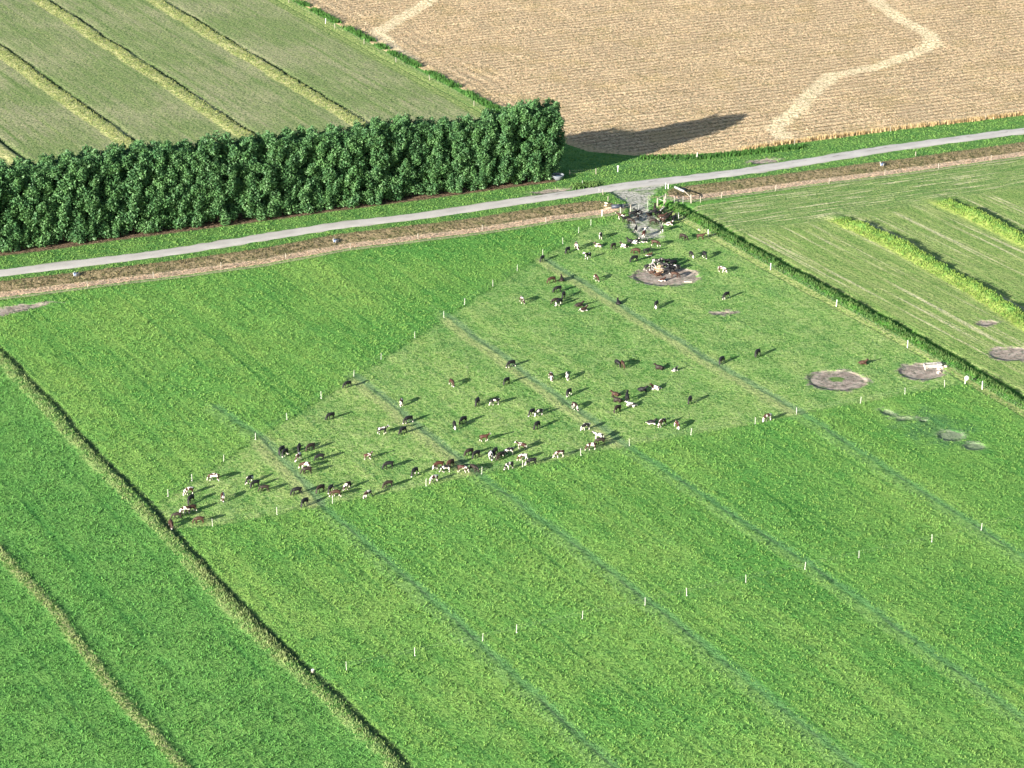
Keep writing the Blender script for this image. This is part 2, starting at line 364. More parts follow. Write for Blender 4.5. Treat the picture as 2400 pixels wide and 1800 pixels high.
    c = n.mix(n.step(e('stub', 0.5), -0.15, 0.15), c, st)
    # ditch beside the road
    di = n.add(A['ditch'], n.mul(edge, 0.7))
    bank = n.mix(n.step(fine, 0.38, 0.62), (0.15, 0.125, 0.068), (0.28, 0.225, 0.135))
    bank = n.mix(n.mul(n.step(mid, 0.48, 0.7), 0.5), bank, (0.085, 0.110, 0.035))
    pink = n.mix(n.step(fine, 0.36, 0.60), (0.40, 0.28, 0.19), (0.64, 0.47, 0.34))
    pink = n.mix(n.mul(n.step(mid, 0.52, 0.72), 0.6), pink, (0.25, 0.235, 0.10))
    c = n.mix(n.band(di, -0.2, 3.5, 0.4), c, bank)
    c = n.mix(n.band(di, -3.8, -0.1, 0.35), c, pink)
    c = n.mix(n.mul(n.band(n.add(A['ditch'], n.mul(edge, 0.25)), -4.9, -4.2, 0.2), 0.75), c, (0.33, 0.30, 0.20))
    c = n.mix(n.mul(n.band(n.add(A['ditch'], n.mul(edge, 0.8)), -5.6, -4.9, 0.4), 0.5), c, (0.11, 0.18, 0.045))
    # furrows across the pasture
    fu = n.add(A['furrow'], n.mul(edge, 0.35))
    on = n.step(n.noise(p, 0.09, 3, 0.7), 0.42, 0.56)
    gsel = n.step(A['graze'], -1.0, 1.0)
    lt = n.mix(gsel, (0.225, 0.390, 0.115), (0.350, 0.410, 0.165)); dk = n.mix(gsel, (0.085, 0.200, 0.075), (0.135, 0.225, 0.105))
    wide = n.mul(n.sub(n.noise(p, 0.12, 2), 0.5), 1.4)
    fw = n.add(fu, wide)
    gs2 = n.add(n.mul(gsel, 0.14), 0.74)
    c = n.mix(n.mul(n.band(fw, -1.9, -0.2, 0.5), gs2), c, lt)
    c = n.mix(n.mul(n.band(fw, -0.2, 1.0, 0.40), gs2), c, dk)
    c = n.mix(n.mul(n.mul(n.band(fu, -0.08, 0.26, 0.14), on), 0.62), c, (0.060, 0.100, 0.055))
    c = n.mix(n.mul(n.mul(n.band(fw, 1.35, 1.62, 0.15), n.step(n.noise(p, 0.5, 2), 0.45, 0.55)), 0.5), c, (0.040, 0.095, 0.035))
    # far left grass line and ditch line
    l0 = n.add(A['l0'], n.mul(edge, 0.7))
    c = n.mix(n.mul(n.band(l0, -0.9, 0.5, 0.45), 0.85), c, n.mix(n.step(fine, 0.42, 0.62), (0.12, 0.21, 0.05), (0.34, 0.33, 0.16)))
    c = n.mix(n.mul(n.band(l0, 0.6, 1.1, 0.3), 0.5), c, (0.035, 0.10, 0.03))
    l1 = n.add(A['l1'], n.mul(edge, 0.6))
    c = n.mix(n.mul(n.band(l1, -2.1, -0.3, 0.4), 0.75), c, n.mix(n.step(mid, 0.38, 0.62), (0.11, 0.25, 0.06), (0.27, 0.35, 0.13)))
    c = n.mix(n.mul(n.band(l1, -0.2, 0.75, 0.25), 0.8), c, (0.045, 0.070, 0.035))  # shadow of the ditch bank painted in as a dark line
    # right boundary of the pasture: worn line, yellow strip, tall grass
    l6 = n.add(A['l6'], n.mul(edge, 0.35))
    lm = n.step(A['ditch'], -5.5, -6.5)
    c = n.mix(n.mul(n.band(l6, -0.75, 0.65, 0.25), lm), c, n.mix(n.step(fine, 0.4, 0.6), (0.19, 0.28, 0.08), (0.31, 0.35, 0.14)))
    c = n.mix(n.mul(n.band(l6, 0.65, 4.2, 0.25), lm), c, n.mix(n.step(mid, 0.4, 0.6), (0.052, 0.165, 0.030), (0.085, 0.225, 0.035)))
    c = n.mix(n.mul(n.band(n.add(A['l6'], n.mul(edge, 0.2)), -0.98, -0.80, 0.12), n.mul(lm, 0.75)), c, (0.07, 0.075, 0.045))
    sr = n.add(A['strip'], n.mul(edge, 0.7))
    c = n.mix(n.mul(n.band(sr, -4.1, 0.0, 0.5), n.step(n.add(A['fade'], n.mul(edge, 0.2)), 0.1, 0.8)), c, n.mix(n.step(n.add(A['strip'], n.mul(edgeB, 0.3)), -1.6, -2.8), (0.135, 0.270, 0.060), (0.30, 0.37, 0.10)))
    # gravel track and bare earth
    tr = n.add(A['track'], n.mul(edge, 1.0))
    gv = n.mix(n.step(fine, 0.4, 0.62), (0.26, 0.245, 0.22), (0.46, 0.44, 0.41))
    gv = n.mix(n.mul(n.step(mid, 0.50, 0.68), 0.75), gv, (0.11, 0.19, 0.05))
    c = n.mix(n.mul(n.step(n.add(A['track'], n.mul(n.sub(n.noise(p, 0.45, 5, 0.7), 0.5), 4.5)), -0.5, 0.9), 0.9), c, gv)
    mu = n.add(A['mud'], n.mul(n.sub(n.noise(p, 0.55, 5, 0.72), 0.5), 5.5))
    mc = n.mix(n.step(n.noise(p, 0.9, 4, 0.65), 0.38, 0.64), (0.225, 0.185, 0.155), (0.375, 0.320, 0.275))
    mc = n.mix(n.step(A['weed'], -0.6, -0.1), mc, (0.235, 0.245, 0.185))
    c = n.mix(n.mul(n.mul(n.step(mu, -0.35, 0.65), n.step(A['mud'], -1.2, -0.4)), n.sub(1.0, n.mul(n.step(A['weed'], -0.6, -0.1), 0.35))), c, mc)
    isl = n.add(A['island'], n.mul(edge, 0.8))
    c = n.mix(n.step(isl, 0.0, 0.5), c, (0.12, 0.20, 0.06))
    # overall clumps: shadow specks and highlights of the tufts painted into the colour
    c = n.mix(n.mul(n.step(fine, 0.52, 0.36), 0.80), c, n.mix(1.0, c, (0.30, 0.44, 0.38), 'MULTIPLY'))
    c = n.mix(n.mul(n.step(tiny, 0.58, 0.72), 0.5), c, n.mix(1.0, c, (1.45, 1.38, 1.25), 'MULTIPLY'))
    soft = n.step(A['stub'], 0.3, -0.3)
    h = n.add(n.mul(fine, 1.0), n.mul(tiny, 0.45)); h = n.add(h, n.mul(mid, 1.2))
    h = n.add(h, n.mul(n.mul(rows_r, 0.9), n.step(A['stub'], -0.1, 0.4)))
    flat = n.math('MAXIMUM', n.step(A['mud'], 0.0, 0.7), n.step(A['track'], -0.3, 0.5))
    flat = n.math('MAXIMUM', flat, n.mul(n.step(A['crop'], -0.3, 0.3), 0.45))
    h = n.mul(h, n.sub(1.0, n.mul(flat, 0.7)))
    nb = n.bump(h, 1.0, 0.32)
    return n.finish(c, 0.95, nb, 0.05)
C_LUSH1 = (0.112, 0.272, 0.060); C_LUSH2 = (0.188, 0.325, 0.078); C_LUSH3 = (0.086, 0.235, 0.060)
C_GRZ1 = (0.170, 0.310, 0.080); C_GRZ2 = (0.250, 0.355, 0.115); C_GRZ3 = (0.370, 0.410, 0.200)
C_STB1 = (0.400, 0.295, 0.185); C_STB2 = (0.550, 0.420, 0.265); C_STB3 = (0.700, 0.560, 0.375)
M_GROUND = ground_material()

# ------------------------------------------------------------------ build the ground from one grid, cut into the pieces of the setting
def build_ground():
    xs = np.arange(-150, 150.01, 0.5); ys = np.arange(225, 665.01, 0.5)
    X, Y = np.meshgrid(xs, ys); nx = len(xs); ny = len(ys)
    x = X.ravel(); y = Y.ravel(); f = fields(x, y); z = full_height(x, y, f)
    i = np.arange(nx * ny).reshape(ny, nx)
    F = np.stack([i[:-1, :-1], i[:-1, 1:], i[1:, 1:], i[1:, :-1]], -1).reshape(-1, 4)
    cf = {k: v[F].mean(1) for k, v in f.items()}
    reg = np.zeros(len(F), int)
    reg[cf['right'] > 0] = 1; reg[cf['crop'] > 0] = 2; 
    reg[(cf['road_s'] > -8) & (cf['road_s'] < 34) & (cf['crop'] <= 0)] = 4
    reg[cf['stub'] > 0] = 3
    reg[(cf['ditch'] > -3.8) & (cf['ditch'] < 3.5)] = 5
    reg[cf['track'] > 0] = 6; reg[cf['mud'] > 0.2] = 7
    names = ['pasture', 'mown_field', 'crop_field', 'stubble_field', 'road_verge', 'roadside_ditch', 'gravel_track', 'bare_earth']
    V = np.stack([x, y, z], 1)
    for r, nm in enumerate(names):
        FF = F[reg == r]
        if len(FF) == 0: continue
        idx, inv = np.unique(FF, return_inverse=True); FF = inv.reshape(-1, 4)
        VV = V[idx]; att = {k: v[idx] for k, v in f.items()}
        if r == 0:      # the sheet runs on to the horizon all round
            b = [(-150,225),(150,225),(150,665),(-150,665)]; o = [(-6000,-6000),(6000,-6000),(6000,9000),(-6000,9000)]
            ring = np.array([(*p, -0.1) for p in b + o], float); k0 = len(VV)
            rf = np.array([[k0 + a, k0 + 4 + a, k0 + 4 + (a + 1) % 4, k0 + (a + 1) % 4] for a in range(4)])
            fr = fields(ring[:, 0], ring[:, 1]); VV = np.vstack([VV, ring]); FF = np.vstack([FF, rf[:, ::-1]])
            att = {k: np.concatenate([att[k], fr[k]]) for k in att}
        me = np_mesh(nm, VV, FF, True)
        for k, vv in att.items():
            a = me.attributes.new(k, 'FLOAT', 'POINT'); a.data.foreach_set('value', vv.astype(np.float32))
        tag(link_mesh(nm, me, M_GROUND), kind='structure')
build_ground()

# ------------------------------------------------------------------ road
def road():
    n = NT("worn_asphalt"); p = n.pos()
    c = n.mix(n.step(n.noise(p, 0.25, 3), 0.35, 0.65), (0.36, 0.345, 0.325), (0.44, 0.425, 0.40))
    c = n.mix(n.mul(n.step(n.noise(p, 4, 2), 0.55, 0.7), 0.35), c, (0.30, 0.285, 0.265))
    d = n.attr('across'); t = n.attr('along')
    pt = n.noise(n.comb(n.mul(t, 0.25), d), 1.6, 3, 0.6)
    patch = n.mul(n.band(n.add(d, n.mul(n.sub(n.noise(p, 0.5, 2), .5), .8)), 0.15, 0.75, 0.15), n.step(pt, 0.53, 0.60))
    far = n.step(t, 385, 400)
    wt = n.band(n.math('ABSOLUTE', d), 0.55, 1.15, 0.25)
    c = n.mix(n.mul(wt, 0.35), c, (0.47, 0.455, 0.43))
    c = n.mix(n.mul(n.step(n.math('ABSOLUTE', n.add(d, n.mul(n.sub(n.noise(p, 1.5, 3, .7), .5), .8))), 1.45, 1.8), 0.6), c, (0.24, 0.25, 0.17))
    c = n.mix(n.mul(n.mul(patch, far), 0.8), c, (0.17, 0.16, 0.14))
    c = n.mix(n.mul(n.step(n.noise(p, 0.5, 3, .7), 0.66, 0.72), 0.5), c, (0.22, 0.21, 0.19))
    m = n.finish(c, 0.85, n.bump(n.noise(p, 6, 3), 0.4, 0.02), 0.3)
    pts = []; al = []; tot = 0
    for a, b in zip(ROAD[:-1], ROAD[1:]):
        L = np.linalg.norm(b - a); k = max(1, int(L / 0.7))
        for i in range(k): pts.append(a + (b - a) * i / k); al.append(tot + L * i / k)
        tot += L
    pts = np.array(pts); 
    for _ in range(25): pts[1:-1] = (pts[:-2] + pts[1:-1] * 2 + pts[2:]) / 4
    d = np.gradient(pts, axis=0); d /= np.linalg.norm(d, axis=1)[:, None]; nn = np.stack([-d[:, 1], d[:, 0]], 1)
    k = 9; V = []; ac = []; alg = []
    W = 1.85 + 0.25 * sm((pts[:, 0]), 60, -60)*0
    j1 = np.convolve(rng.normal(0, .30, len(pts)), [.3, .4, .3], 'same'); j2 = np.convolve(rng.normal(0, .30, len(pts)), [.3, .4, .3], 'same')
    for q in range(k):
        s = -1 + 2 * q / (k - 1)
        off = s * (W + (j1 if s < 0 else j2) * abs(s) ** 4)
        z = 0.07 - 0.05 * s * s - (0.06 if abs(s) == 1 else 0)
        V.append(np.column_stack([pts + nn * off[:, None], np.full(len(pts), z)])); ac.append(off); alg.append(np.array(al))
    V = np.array(V).reshape(-1, 3); ac = np.array(ac).ravel(); alg = np.array(alg).ravel(); L = len(pts)
    i = np.arange(k * L).reshape(k, L)
    F = np.stack([i[:-1, :-1], i[:-1, 1:], i[1:, 1:], i[1:, :-1]], -1).reshape(-1, 4)
    me = np_mesh("road", V, F, True)
    for nm, vv in (('across', ac), ('along', alg)):
        a = me.attributes.new(nm, 'FLOAT', 'POINT'); a.data.foreach_set('value', vv.astype(np.float32))
    tag(link_mesh("road", me, m), kind='structure')
road()

# ------------------------------------------------------------------ tall grass, weeds and standing stalks: blades in their own stuff objects
def blade_mat(name, a, b, cc, trans=0.25):
    n = NT(name); p = n.pos()
    c = n.mix(n.step(n.noise(p, 0.7, 3, .6), 0.36, 0.62), a, b)
    c = n.mix(n.mul(n.step(n.noise(p, 3.1, 2), 0.52, 0.68), 0.7), c, cc)
    return n.finish(c, 0.8, None, 0.15, trans)
def blades(name, pts, half, per_m2, hgt, mat, wid=0.10, lean=0.35, off=0.0, mod=None, label_kind='stuff', clump=0.35, along_jit=0.0):
    """pts: polyline in metres; blades scattered within +-half of the line shifted by off"""
    P = []; 
    for a, b in zip(pts[:-1], pts[1:]):
        a = np.array(a); b = np.array(b); L = np.linalg.norm(b - a)
        k = int(L * 2 * half * per_m2)
        if k <= 0: continue
        tt = rng.random(k); d = (b - a) / L; nn = np.array([-d[1], d[0]])
        P.append(a + (b - a) * tt[:, None] + nn * (off + (rng.random(k) * 2 - 1) * half)[:, None])
    P = np.vstack(P)
    P = P[(P[:, 0] > -125) & (P[:, 0] < 125) & (P[:, 1] > 235) & (P[:, 1] < 640)]
    if mod is not None: P = P[mod(P)]
    n = len(P); nb = 4
    z = full_height(P[:, 0], P[:, 1])
    P = np.repeat(P, nb, 0); z = np.repeat(z, nb); m = len(P)
    P = P + rng.normal(0, clump * 0.5, (m, 2)); th = rng.random(m) * 2 * np.pi
    hh = hgt * (0.45 + 0.75 * rng.random(m)); wv = wid * (0.6 + 0.8 * rng.random(m))
    dx = np.cos(th); dy = np.sin(th); la = rng.random(m) * 2 * np.pi; le = hh * lean * rng.random(m)
    b0 = np.stack([P[:, 0] - dx * wv, P[:, 1] - dy * wv, z - 0.05], 1); b1 = np.stack([P[:, 0] + dx * wv, P[:, 1] + dy * wv, z - 0.05], 1)
    t0 = np.stack([P[:, 0] + np.cos(la) * le, P[:, 1] + np.sin(la) * le, z + hh], 1)
    V = np.stack([b0, b1, t0], 1).reshape(-1, 3); F = np.arange(m * 3).reshape(-1, 3)
    o = link_mesh(name, np_mesh(name, V, F), mat); o['kind'] = 'stuff'
    return o

M_TALL = blade_mat("tall_green_grass", (0.055, 0.135, 0.036), (0.095, 0.175, 0.048), (0.16, 0.20, 0.07))
M_YEL = blade_mat("yellow_green_grass", (0.15, 0.215, 0.065), (0.24, 0.27, 0.095), (0.33, 0.33, 0.155))
M_STRIP = blade_mat("strip_grass", (0.115, 0.230, 0.046), (0.190, 0.285, 0.060), (0.28, 0.33, 0.09))
M_DRY = blade_mat("dry_grass", (0.25, 0.19, 0.10), (0.42, 0.32, 0.19), (0.52, 0.38, 0.24))
M_SEED = blade_mat("seeding_grass", (0.13, 0.23, 0.07), (0.22, 0.28, 0.11), (0.32, 0.35, 0.18))
M_WEED = blade_mat("dark_weeds", (0.030, 0.100, 0.022), (0.065, 0.170, 0.035), (0.13, 0.22, 0.06))
M_STALK = blade_mat("ripe_stalks", (0.32, 0.23, 0.11), (0.52, 0.39, 0.21), (0.62, 0.48, 0.28))
tag(blades("tall_grass", L6[0:], 1.2, 9, 0.34, M_TALL, 0.09, 0.4, off=1.75), 'tall green grass along the right boundary of the pasture', 'grass')
tag(blades("grass_strip", S7[1:], 1.7, 8, 0.26, M_STRIP, 0.09, 0.4, off=-2.0), 'uncut bright green grass strip in the mown field, nearer strip', 'grass')
tag(blades("grass_strip", S8[1:], 1.5, 8, 0.26, M_STRIP, 0.09, 0.4, off=-2.0), 'uncut bright green grass strip in the mown field, upper right corner', 'grass')
tag(blades("rough_grass", L1, 0.9, 8, 0.24, M_SEED, 0.07, 0.4, off=-1.15), 'rough pale grass along the winding ditch on the left', 'grass')
tag(blades("rough_grass", GL([(478,1310),(560,1402),(625,1470),(700,1545)]), 0.7, 14, 0.36, M_SEED, 0.09, 0.5, off=-1.1), 'taller yellow grass clump beside the left ditch', 'grass')
tag(blades("rough_grass", L0, 0.6, 6, 0.25, M_SEED, 0.07, 0.5, off=-0.2), 'low pale grass line in the bottom left field', 'grass')
for U in (U1, U2, U3):
    blades("yellow_grass", U, 1.6, 5, 0.22, M_YEL, 0.07, 0.5, off=-1.9)['label'] = 'yellowing grass strip across the sprouting crop field'
UF = [p + FN * 3.6 for p in U4]
tag(blades("boundary_weeds", UF, 0.9, 10, 0.7, M_WEED, 0.11, 0.4, mod=lambda P: np.sin(P[:, 1] * .9) + np.sin(P[:, 1] * .37 + 1) > -0.9), 'dark weeds along the fence beside the stubble', 'weeds')
tag(blades("crop_edge", GL([(1740,353),(1853,336),(2090,306),(2400,270)]) + [G(2400,270) + 40 * RD], 0.35, 26, 0.75, M_STALK, 0.10, 0.25, off=0.3,
           mod=lambda P: np.sin((P @ RD) * 4.6) + 0.5 * np.sin((P @ RD) * 2.1) > -0.75), 'standing ripe stalks along the edge of the stubble', 'stalks')
tag(blades("verge_weeds", GL([(1500,368),(1640,368),(1760,356),(1880,342)]), 1.1, 9, 0.6, M_WEED, 0.12, 0.4, off=-0.5), 'dark weeds between stubble and verge', 'weeds')
tag(blades("verge_grass", GL([(1340,440),(1400,432)]), 1.3, 16, 0.55, M_TALL, 0.12, 0.4), 'lush green weeds beside the road by the white trough', 'weeds')


def cover(name, label, sel, per_m2, hgt, wid, mat, nb=3, lean=0.5, seed=1, z0=0.03, cat='grass'):
    """small tufts over a whole field: sel(f, x, y) -> bool"""
    r = np.random.default_rng(seed); V = []
    for ya in range(246, 606, 20):
        hw = (ya + 20) * 0.19 + 12; k = int(2 * hw * 20 * per_m2)
        x = (r.random(k) * 2 - 1) * hw; y = ya + r.random(k) * 20
        f = fields(x, y); m = sel(f, x, y) & (f['mud'] < -0.1 + r.normal(0, .45, k)) & (np.abs(f['road_s']) > 2.1) & (f['track'] < -0.2 + r.normal(0, .5, k)) & (f['hedge'] < 0) & ((f['weed'] < 0) | (r.random(k) < .35))
        x = x[m]; y = y[m]; f = {q: v_[m] for q, v_ in f.items()}
        if len(x) == 0: continue
        z = full_height(x, y, f); P = np.repeat(np.stack([x, y], 1), nb, 0); z = np.repeat(z, nb); n = len(P)
        size = np.repeat((0.55 + 0.7 * f['lane']) * 0.9 + 0.5 * vn(x, y, 1.3, 11) * (0.6 + 0.8 * vn(x, y, 6.0, 12)), nb)
        P = P + r.normal(0, .09, (n, 2)); th = r.random(n) * 6.283; hh = hgt * size * (0.6 + 0.7 * r.random(n)); wv = wid * (0.6 + 0.8 * r.random(n))
        dx = np.cos(th) * wv; dy = np.sin(th) * wv; la = r.random(n) * 6.283; le = hh * lean * r.random(n) * 1.5
        V.append(np.stack([np.stack([P[:, 0] - dx, P[:, 1] - dy, z - z0], 1), np.stack([P[:, 0] + dx, P[:, 1] + dy, z - z0], 1),
                           np.stack([P[:, 0] + np.cos(la) * le, P[:, 1] + np.sin(la) * le, z + hh], 1)], 1).reshape(-1, 3))
    V = np.vstack(V); o = link_mesh(name, np_mesh(name, V, np.arange(len(V)).reshape(-1, 3)), mat)
    tag(o, label, cat, kind='stuff'); return o
def ditch_out(f): return (f['ditch'] < -5.0) | (f['ditch'] > 3.6)
def pasture_sel(f): return (f['stub'] < -0.3) & (f['crop'] < -0.3) & (f['right'] < -0.2) & ditch_out(f)
def off_line(f): return (f['furrow'] < -.9) | (f['furrow'] > 0.5) | ((f['graze'] < 0) & (np.abs(f['furrow']) > 0.6))
sc3 = lambda c_, k: tuple(q_ * k for q_ in c_)
M_C1 = blade_mat("lush_grass", sc3(C_LUSH1, .85), sc3(C_LUSH2, .82), (0.165, 0.275, 0.075), 0.15)
M_C2 = blade_mat("grazed_grass", sc3(C_GRZ1, .82), sc3(C_GRZ2, .80), sc3(C_GRZ3, .78), 0.15)
M_C3 = blade_mat("deep_green_grass", (0.066, 0.200, 0.046), (0.098, 0.240, 0.054), (0.135, 0.260, 0.070), 0.15)
M_C4 = blade_mat("mown_grass", (0.12, 0.205, 0.052), (0.19, 0.245, 0.080), (0.28, 0.285, 0.14), 0.15)
M_C5 = blade_mat("sprouting_crop", (0.13, 0.20, 0.068), (0.18, 0.225, 0.09), (0.24, 0.24, 0.135), 0.15)
M_C6 = blade_mat("straw", sc3(C_STB1, .8), sc3(C_STB2, .8), sc3(C_STB3, .8), 0.1)
M_C7 = blade_mat("ditch_bank_grass", (0.25, 0.18, 0.12), (0.42, 0.31, 0.21), (0.54, 0.40, 0.28), 0.1)
cover("meadow_grass", 'thick ungrazed grass around the grazed patch', lambda f, x, y: pasture_sel(f) & (f['graze'] < 0.2) & (f['leftf'] < 0.5) & ((f['l6'] < -.3) | (f['l6'] > 20) | (f['road_s'] > -8)) & ((f['u4'] < -4) | (f['u4'] > 4.2)) & off_line(f) & (f['track2'] > .22), 3.8, 0.20, 0.065, M_C1, seed=21)
cover("grazed_grass", 'short yellowish grass where the cattle graze', lambda f, x, y: (f['graze'] > 0.2) & (f['l6'] < -1.0) & off_line(f), 3.8, 0.10, 0.065, M_C2, seed=22)
cover("meadow_grass", 'deep green grass left of the winding ditch', lambda f, x, y: (f['leftf'] >= 0.5) & pasture_sel(f) & (np.abs(f['l0'] + .2) > .8) & (f['l1'] < -2.6) & (f['track2'] > .22), 4.2, 0.20, 0.065, M_C3, seed=23)
cover("mown_grass", 'short mown grass of the field on the right', lambda f, x, y: (f['right'] > 0) & ditch_out(f) & ((f['strip'] < -4) | (f['strip'] > 0.3)), 2.6, 0.09, 0.065, M_C4, seed=24)
cover("crop_plants", 'low sprouting crop in the field at the top left', lambda f, x, y: (f['crop'] > 0) & ((f['ustrip'] < -3.8) | (f['ustrip'] > 0.5)) & (f['u4'] < -1.9), 2.4, 0.09, 0.065, M_C5, seed=25)
cover("stubble_straw", 'broken straw standing in the tan stubble', lambda f, x, y: (f['stub'] > 0.1) & ((f['straw'] > 1.6) | (np.sin(x * 7) > .2)) & (f['srow'] > -0.25), 2.4, 0.14, 0.075, M_C6, lean=0.9, seed=26, cat='stubble')
M_C8 = blade_mat("roadside_bank_grass", (0.085, 0.078, 0.038), (0.16, 0.13, 0.07), (0.115, 0.130, 0.045), 0.1)
cover("bank_grass", 'brownish green grass on the road side bank of the ditch', lambda f, x, y: (f['ditch'] > 0.1) & (f['ditch'] < 3.5), 3.2, 0.22, 0.07, M_C8, lean=0.7, seed=28)
cover("bank_grass", 'dead tan grass on the field side bank of the ditch', lambda f, x, y: (f['ditch'] > -4.0) & (f['ditch'] < -0.2), 2.0, 0.14, 0.07, M_C7, lean=0.9, seed=27)

# ------------------------------------------------------------------ the shelterbelt: a row of tall trees
def leaf_mat():
    n = NT("tree_leaves"); p = n.pos(); o = n.obj()
    ri = n.t.nodes.new('ShaderNodeObjectInfo').outputs['Random']
    c = n.mix(n.step(n.noise(p, 0.55, 3, .6), 0.36, 0.64), (0.046, 0.132, 0.048), (0.092, 0.208, 0.064))
    c = n.mix(n.mul(n.step(n.noise(p, 2.6, 2), 0.50, 0.70), 0.6), c, (0.150, 0.260, 0.105))
    c = n.mix(n.mul(ri, 0.35), c, (0.050, 0.120, 0.042))
    return n.finish(c, 0.55, None, 0.35, 0.22)
M_LEAF = leaf_mat()
def simple(name, color, rough=0.8, var=0.25, scale=8.0, spec=0.3):
    n = NT(name); o = n.obj()
    d = tuple(x * (1 - var) for x in color); l = tuple(min(1, x * (1 + var)) for x in color)
    return n.finish(n.mix(n.step(n.noise(o, scale, 3, .6), 0.35, 0.65), d, l), rough, None, spec)
M_BARK = simple("bark", (0.13, 0.11, 0.085), 0.95, 0.4, 5)

def crown_mesh(seed, H):
    r = np.random.default_rng(seed); V = []
    nP = 150
    for i in range(nP):
        zz = 0.55 + (H - 1.5) * ((i + r.random()) / nP) ** 0.92; a = r.random() * 2 * np.pi
        t = zz / H
        prof = (0.72 + 0.42 * t) if t < 0.45 else (0.87 - 0.0 * t) if t < 0.72 else 0.87 * math.sqrt(max(0.05, 1 - ((t - 0.72) / 0.34) ** 2))
        prof *= 1.06
        rr = (0.50 + 0.54 * math.sqrt(r.random())) * prof
        c = np.array([math.cos(a) * 3.0 * rr, math.sin(a) * 3.3 * rr, zz])
        out = np.array([math.cos(a) * 0.45, math.sin(a) * 0.45, 0.9]); out /= np.linalg.norm(out)
        ax = 0.50 + 0.38 * r.random(); al = (0.75 + 0.60 * r.random())
        k = int(135 * (ax / 0.55) * al)
        q = r.normal(size=(k, 3)); q /= np.linalg.norm(q, axis=1)[:, None]; q *= (0.62 + 0.55 * r.random(k) ** 1.3)[:, None]
        # ellipsoid stretched along 'out', narrowing to a tip
        up = np.array([0, 0, 1.0]); e1 = np.cross(out, [0.3, 1, 0.1]); e1 /= np.linalg.norm(e1); e2 = np.cross(out, e1)
        tip = 1.0 - 0.22 * np.clip(q[:, 2], -1, 1)
        pos = c + (q[:, :1] * e1 + q[:, 1:2] * e2) * ax * tip[:, None] + q[:, 2:3] * out * al
        nrm = q[:, :1] * e1 + q[:, 1:2] * e2 + q[:, 2:3] * out * 0.5 + r.normal(size=(k, 3)) * 0.85
        V.append((pos, nrm))
    k = 1500                                              # twigs and leaves inside
    a = r.random(k) * 2 * np.pi; zz = 1.2 + (H - 2.6) * r.random(k); rr = np.sqrt(r.random(k)) * 0.62 * np.where(zz / H > 0.8, 0.6, 1)
    V.append((np.stack([np.cos(a) * 2.4 * rr, np.sin(a) * 3.0 * rr, zz], 1), r.normal(size=(k, 3))))
    pos = np.vstack([v[0] for v in V]); nrm = np.vstack([v[1] for v in V]); nrm /= np.linalg.norm(nrm, axis=1)[:, None] + 1e-6
    pos[:, 2] = np.maximum(pos[:, 2], 0.25)
    m = len(pos); rv = r.normal(size=(m, 3)); t1 = np.cross(nrm, rv); t1 /= np.linalg.norm(t1, axis=1)[:, None]; t2 = np.cross(nrm, t1)
    L = (0.10 + 0.15 * r.random(m) ** 1.5)[:, None]; Wd = L * 0.62
    if True: L[-k:] *= 2.0; Wd[-k:] *= 2.2
    p0 = pos - t1 * L; p1 = pos - t2 * Wd + nrm * 0.02; p2 = pos + t1 * L * 1.2; p3 = pos + t2 * Wd
    VV = np.stack([p0, p1, p2, p3], 1).reshape(-1, 3); FF = np.arange(m * 4).reshape(-1, 4)
    return np_mesh("crown", VV, FF)
def tube_bm(bm, pts, rads, seg=7):
    rings = []
    for i, (p, r) in enumerate(zip(pts, rads)):
        p = Vector(p); d = (Vector(pts[min(i + 1, len(pts) - 1)]) - Vector(pts[max(i - 1, 0)])).normalized()
        a = d.orthogonal().normalized(); b = d.cross(a)
        rings.append([bm.verts.new(p + (a * math.cos(2 * math.pi * j / seg) + b * math.sin(2 * math.pi * j / seg)) * r) for j in range(seg)])
    for q, w_ in zip(rings[:-1], rings[1:]):
        for j in range(seg): bm.faces.new((q[j], q[(j + 1) % seg], w_[(j + 1) % seg], w_[j]))
    bm.faces.new(rings[0][::-1]); bm.faces.new(rings[-1])
def box_bm(bm, c, d, rz=0.0, tilt=0.0, bevel=0.0):
    M = Matrix.Translation(c) @ Matrix.Rotation(rz, 4, 'Z') @ Matrix.Rotation(tilt, 4, 'Y')
    vs = [bm.verts.new(M @ Vector((sx * d[0] / 2, sy * d[1] / 2, sz * d[2] / 2))) for sx in (-1, 1) for sy in (-1, 1) for sz in (-1, 1)]
    fs = [bm.faces.new([vs[i] for i in q]) for q in ((0,1,3,2),(4,6,7,5),(0,4,5,1),(2,3,7,6),(0,2,6,4),(1,5,7,3))]
    if bevel:
        es = list({e for f_ in fs for e in f_.edges}); bmesh.ops.bevel(bm, geom=es, offset=bevel, segments=1, affect='EDGES')
def bm_mesh(name, bm, smooth=False):
    bmesh.ops.recalc_face_normals(bm, faces=bm.faces)
    me = bpy.data.meshes.new(name); bm.to_mesh(me); bm.free()
    if smooth: me.polygons.foreach_set('use_smooth', [True] * len(me.polygons))
    return me
def trunk_mesh(seed, H):
    r = random.Random(seed); bm = bmesh.new()
    tube_bm(bm, [(0,0,-.2),(0.03,0,1.2),(.1,.05,H*.45),(0,.1,H*.86)], [.24,.2,.13,.03])
    for k in range(12):
        z0 = 0.8 + k * (H - 4) / 12; a = r.random() * 6.28; l = r.uniform(1.4, 2.2)
        tube_bm(bm, [(0.05,0.03,z0),(math.cos(a)*l*.6,math.sin(a)*l*.6,z0+l*.55),(math.cos(a)*l,math.sin(a)*l,z0+l*1.3)], [.07,.045,.015], 5)
    return bm_mesh("trunk", bm, True)
NV = 6
CR = [crown_mesh(50 + i, 14.2) for i in range(NV)]; TR = [trunk_mesh(80 + i, 14.2) for i in range(NV)]
for m_ in CR: m_.materials.append(M_LEAF)
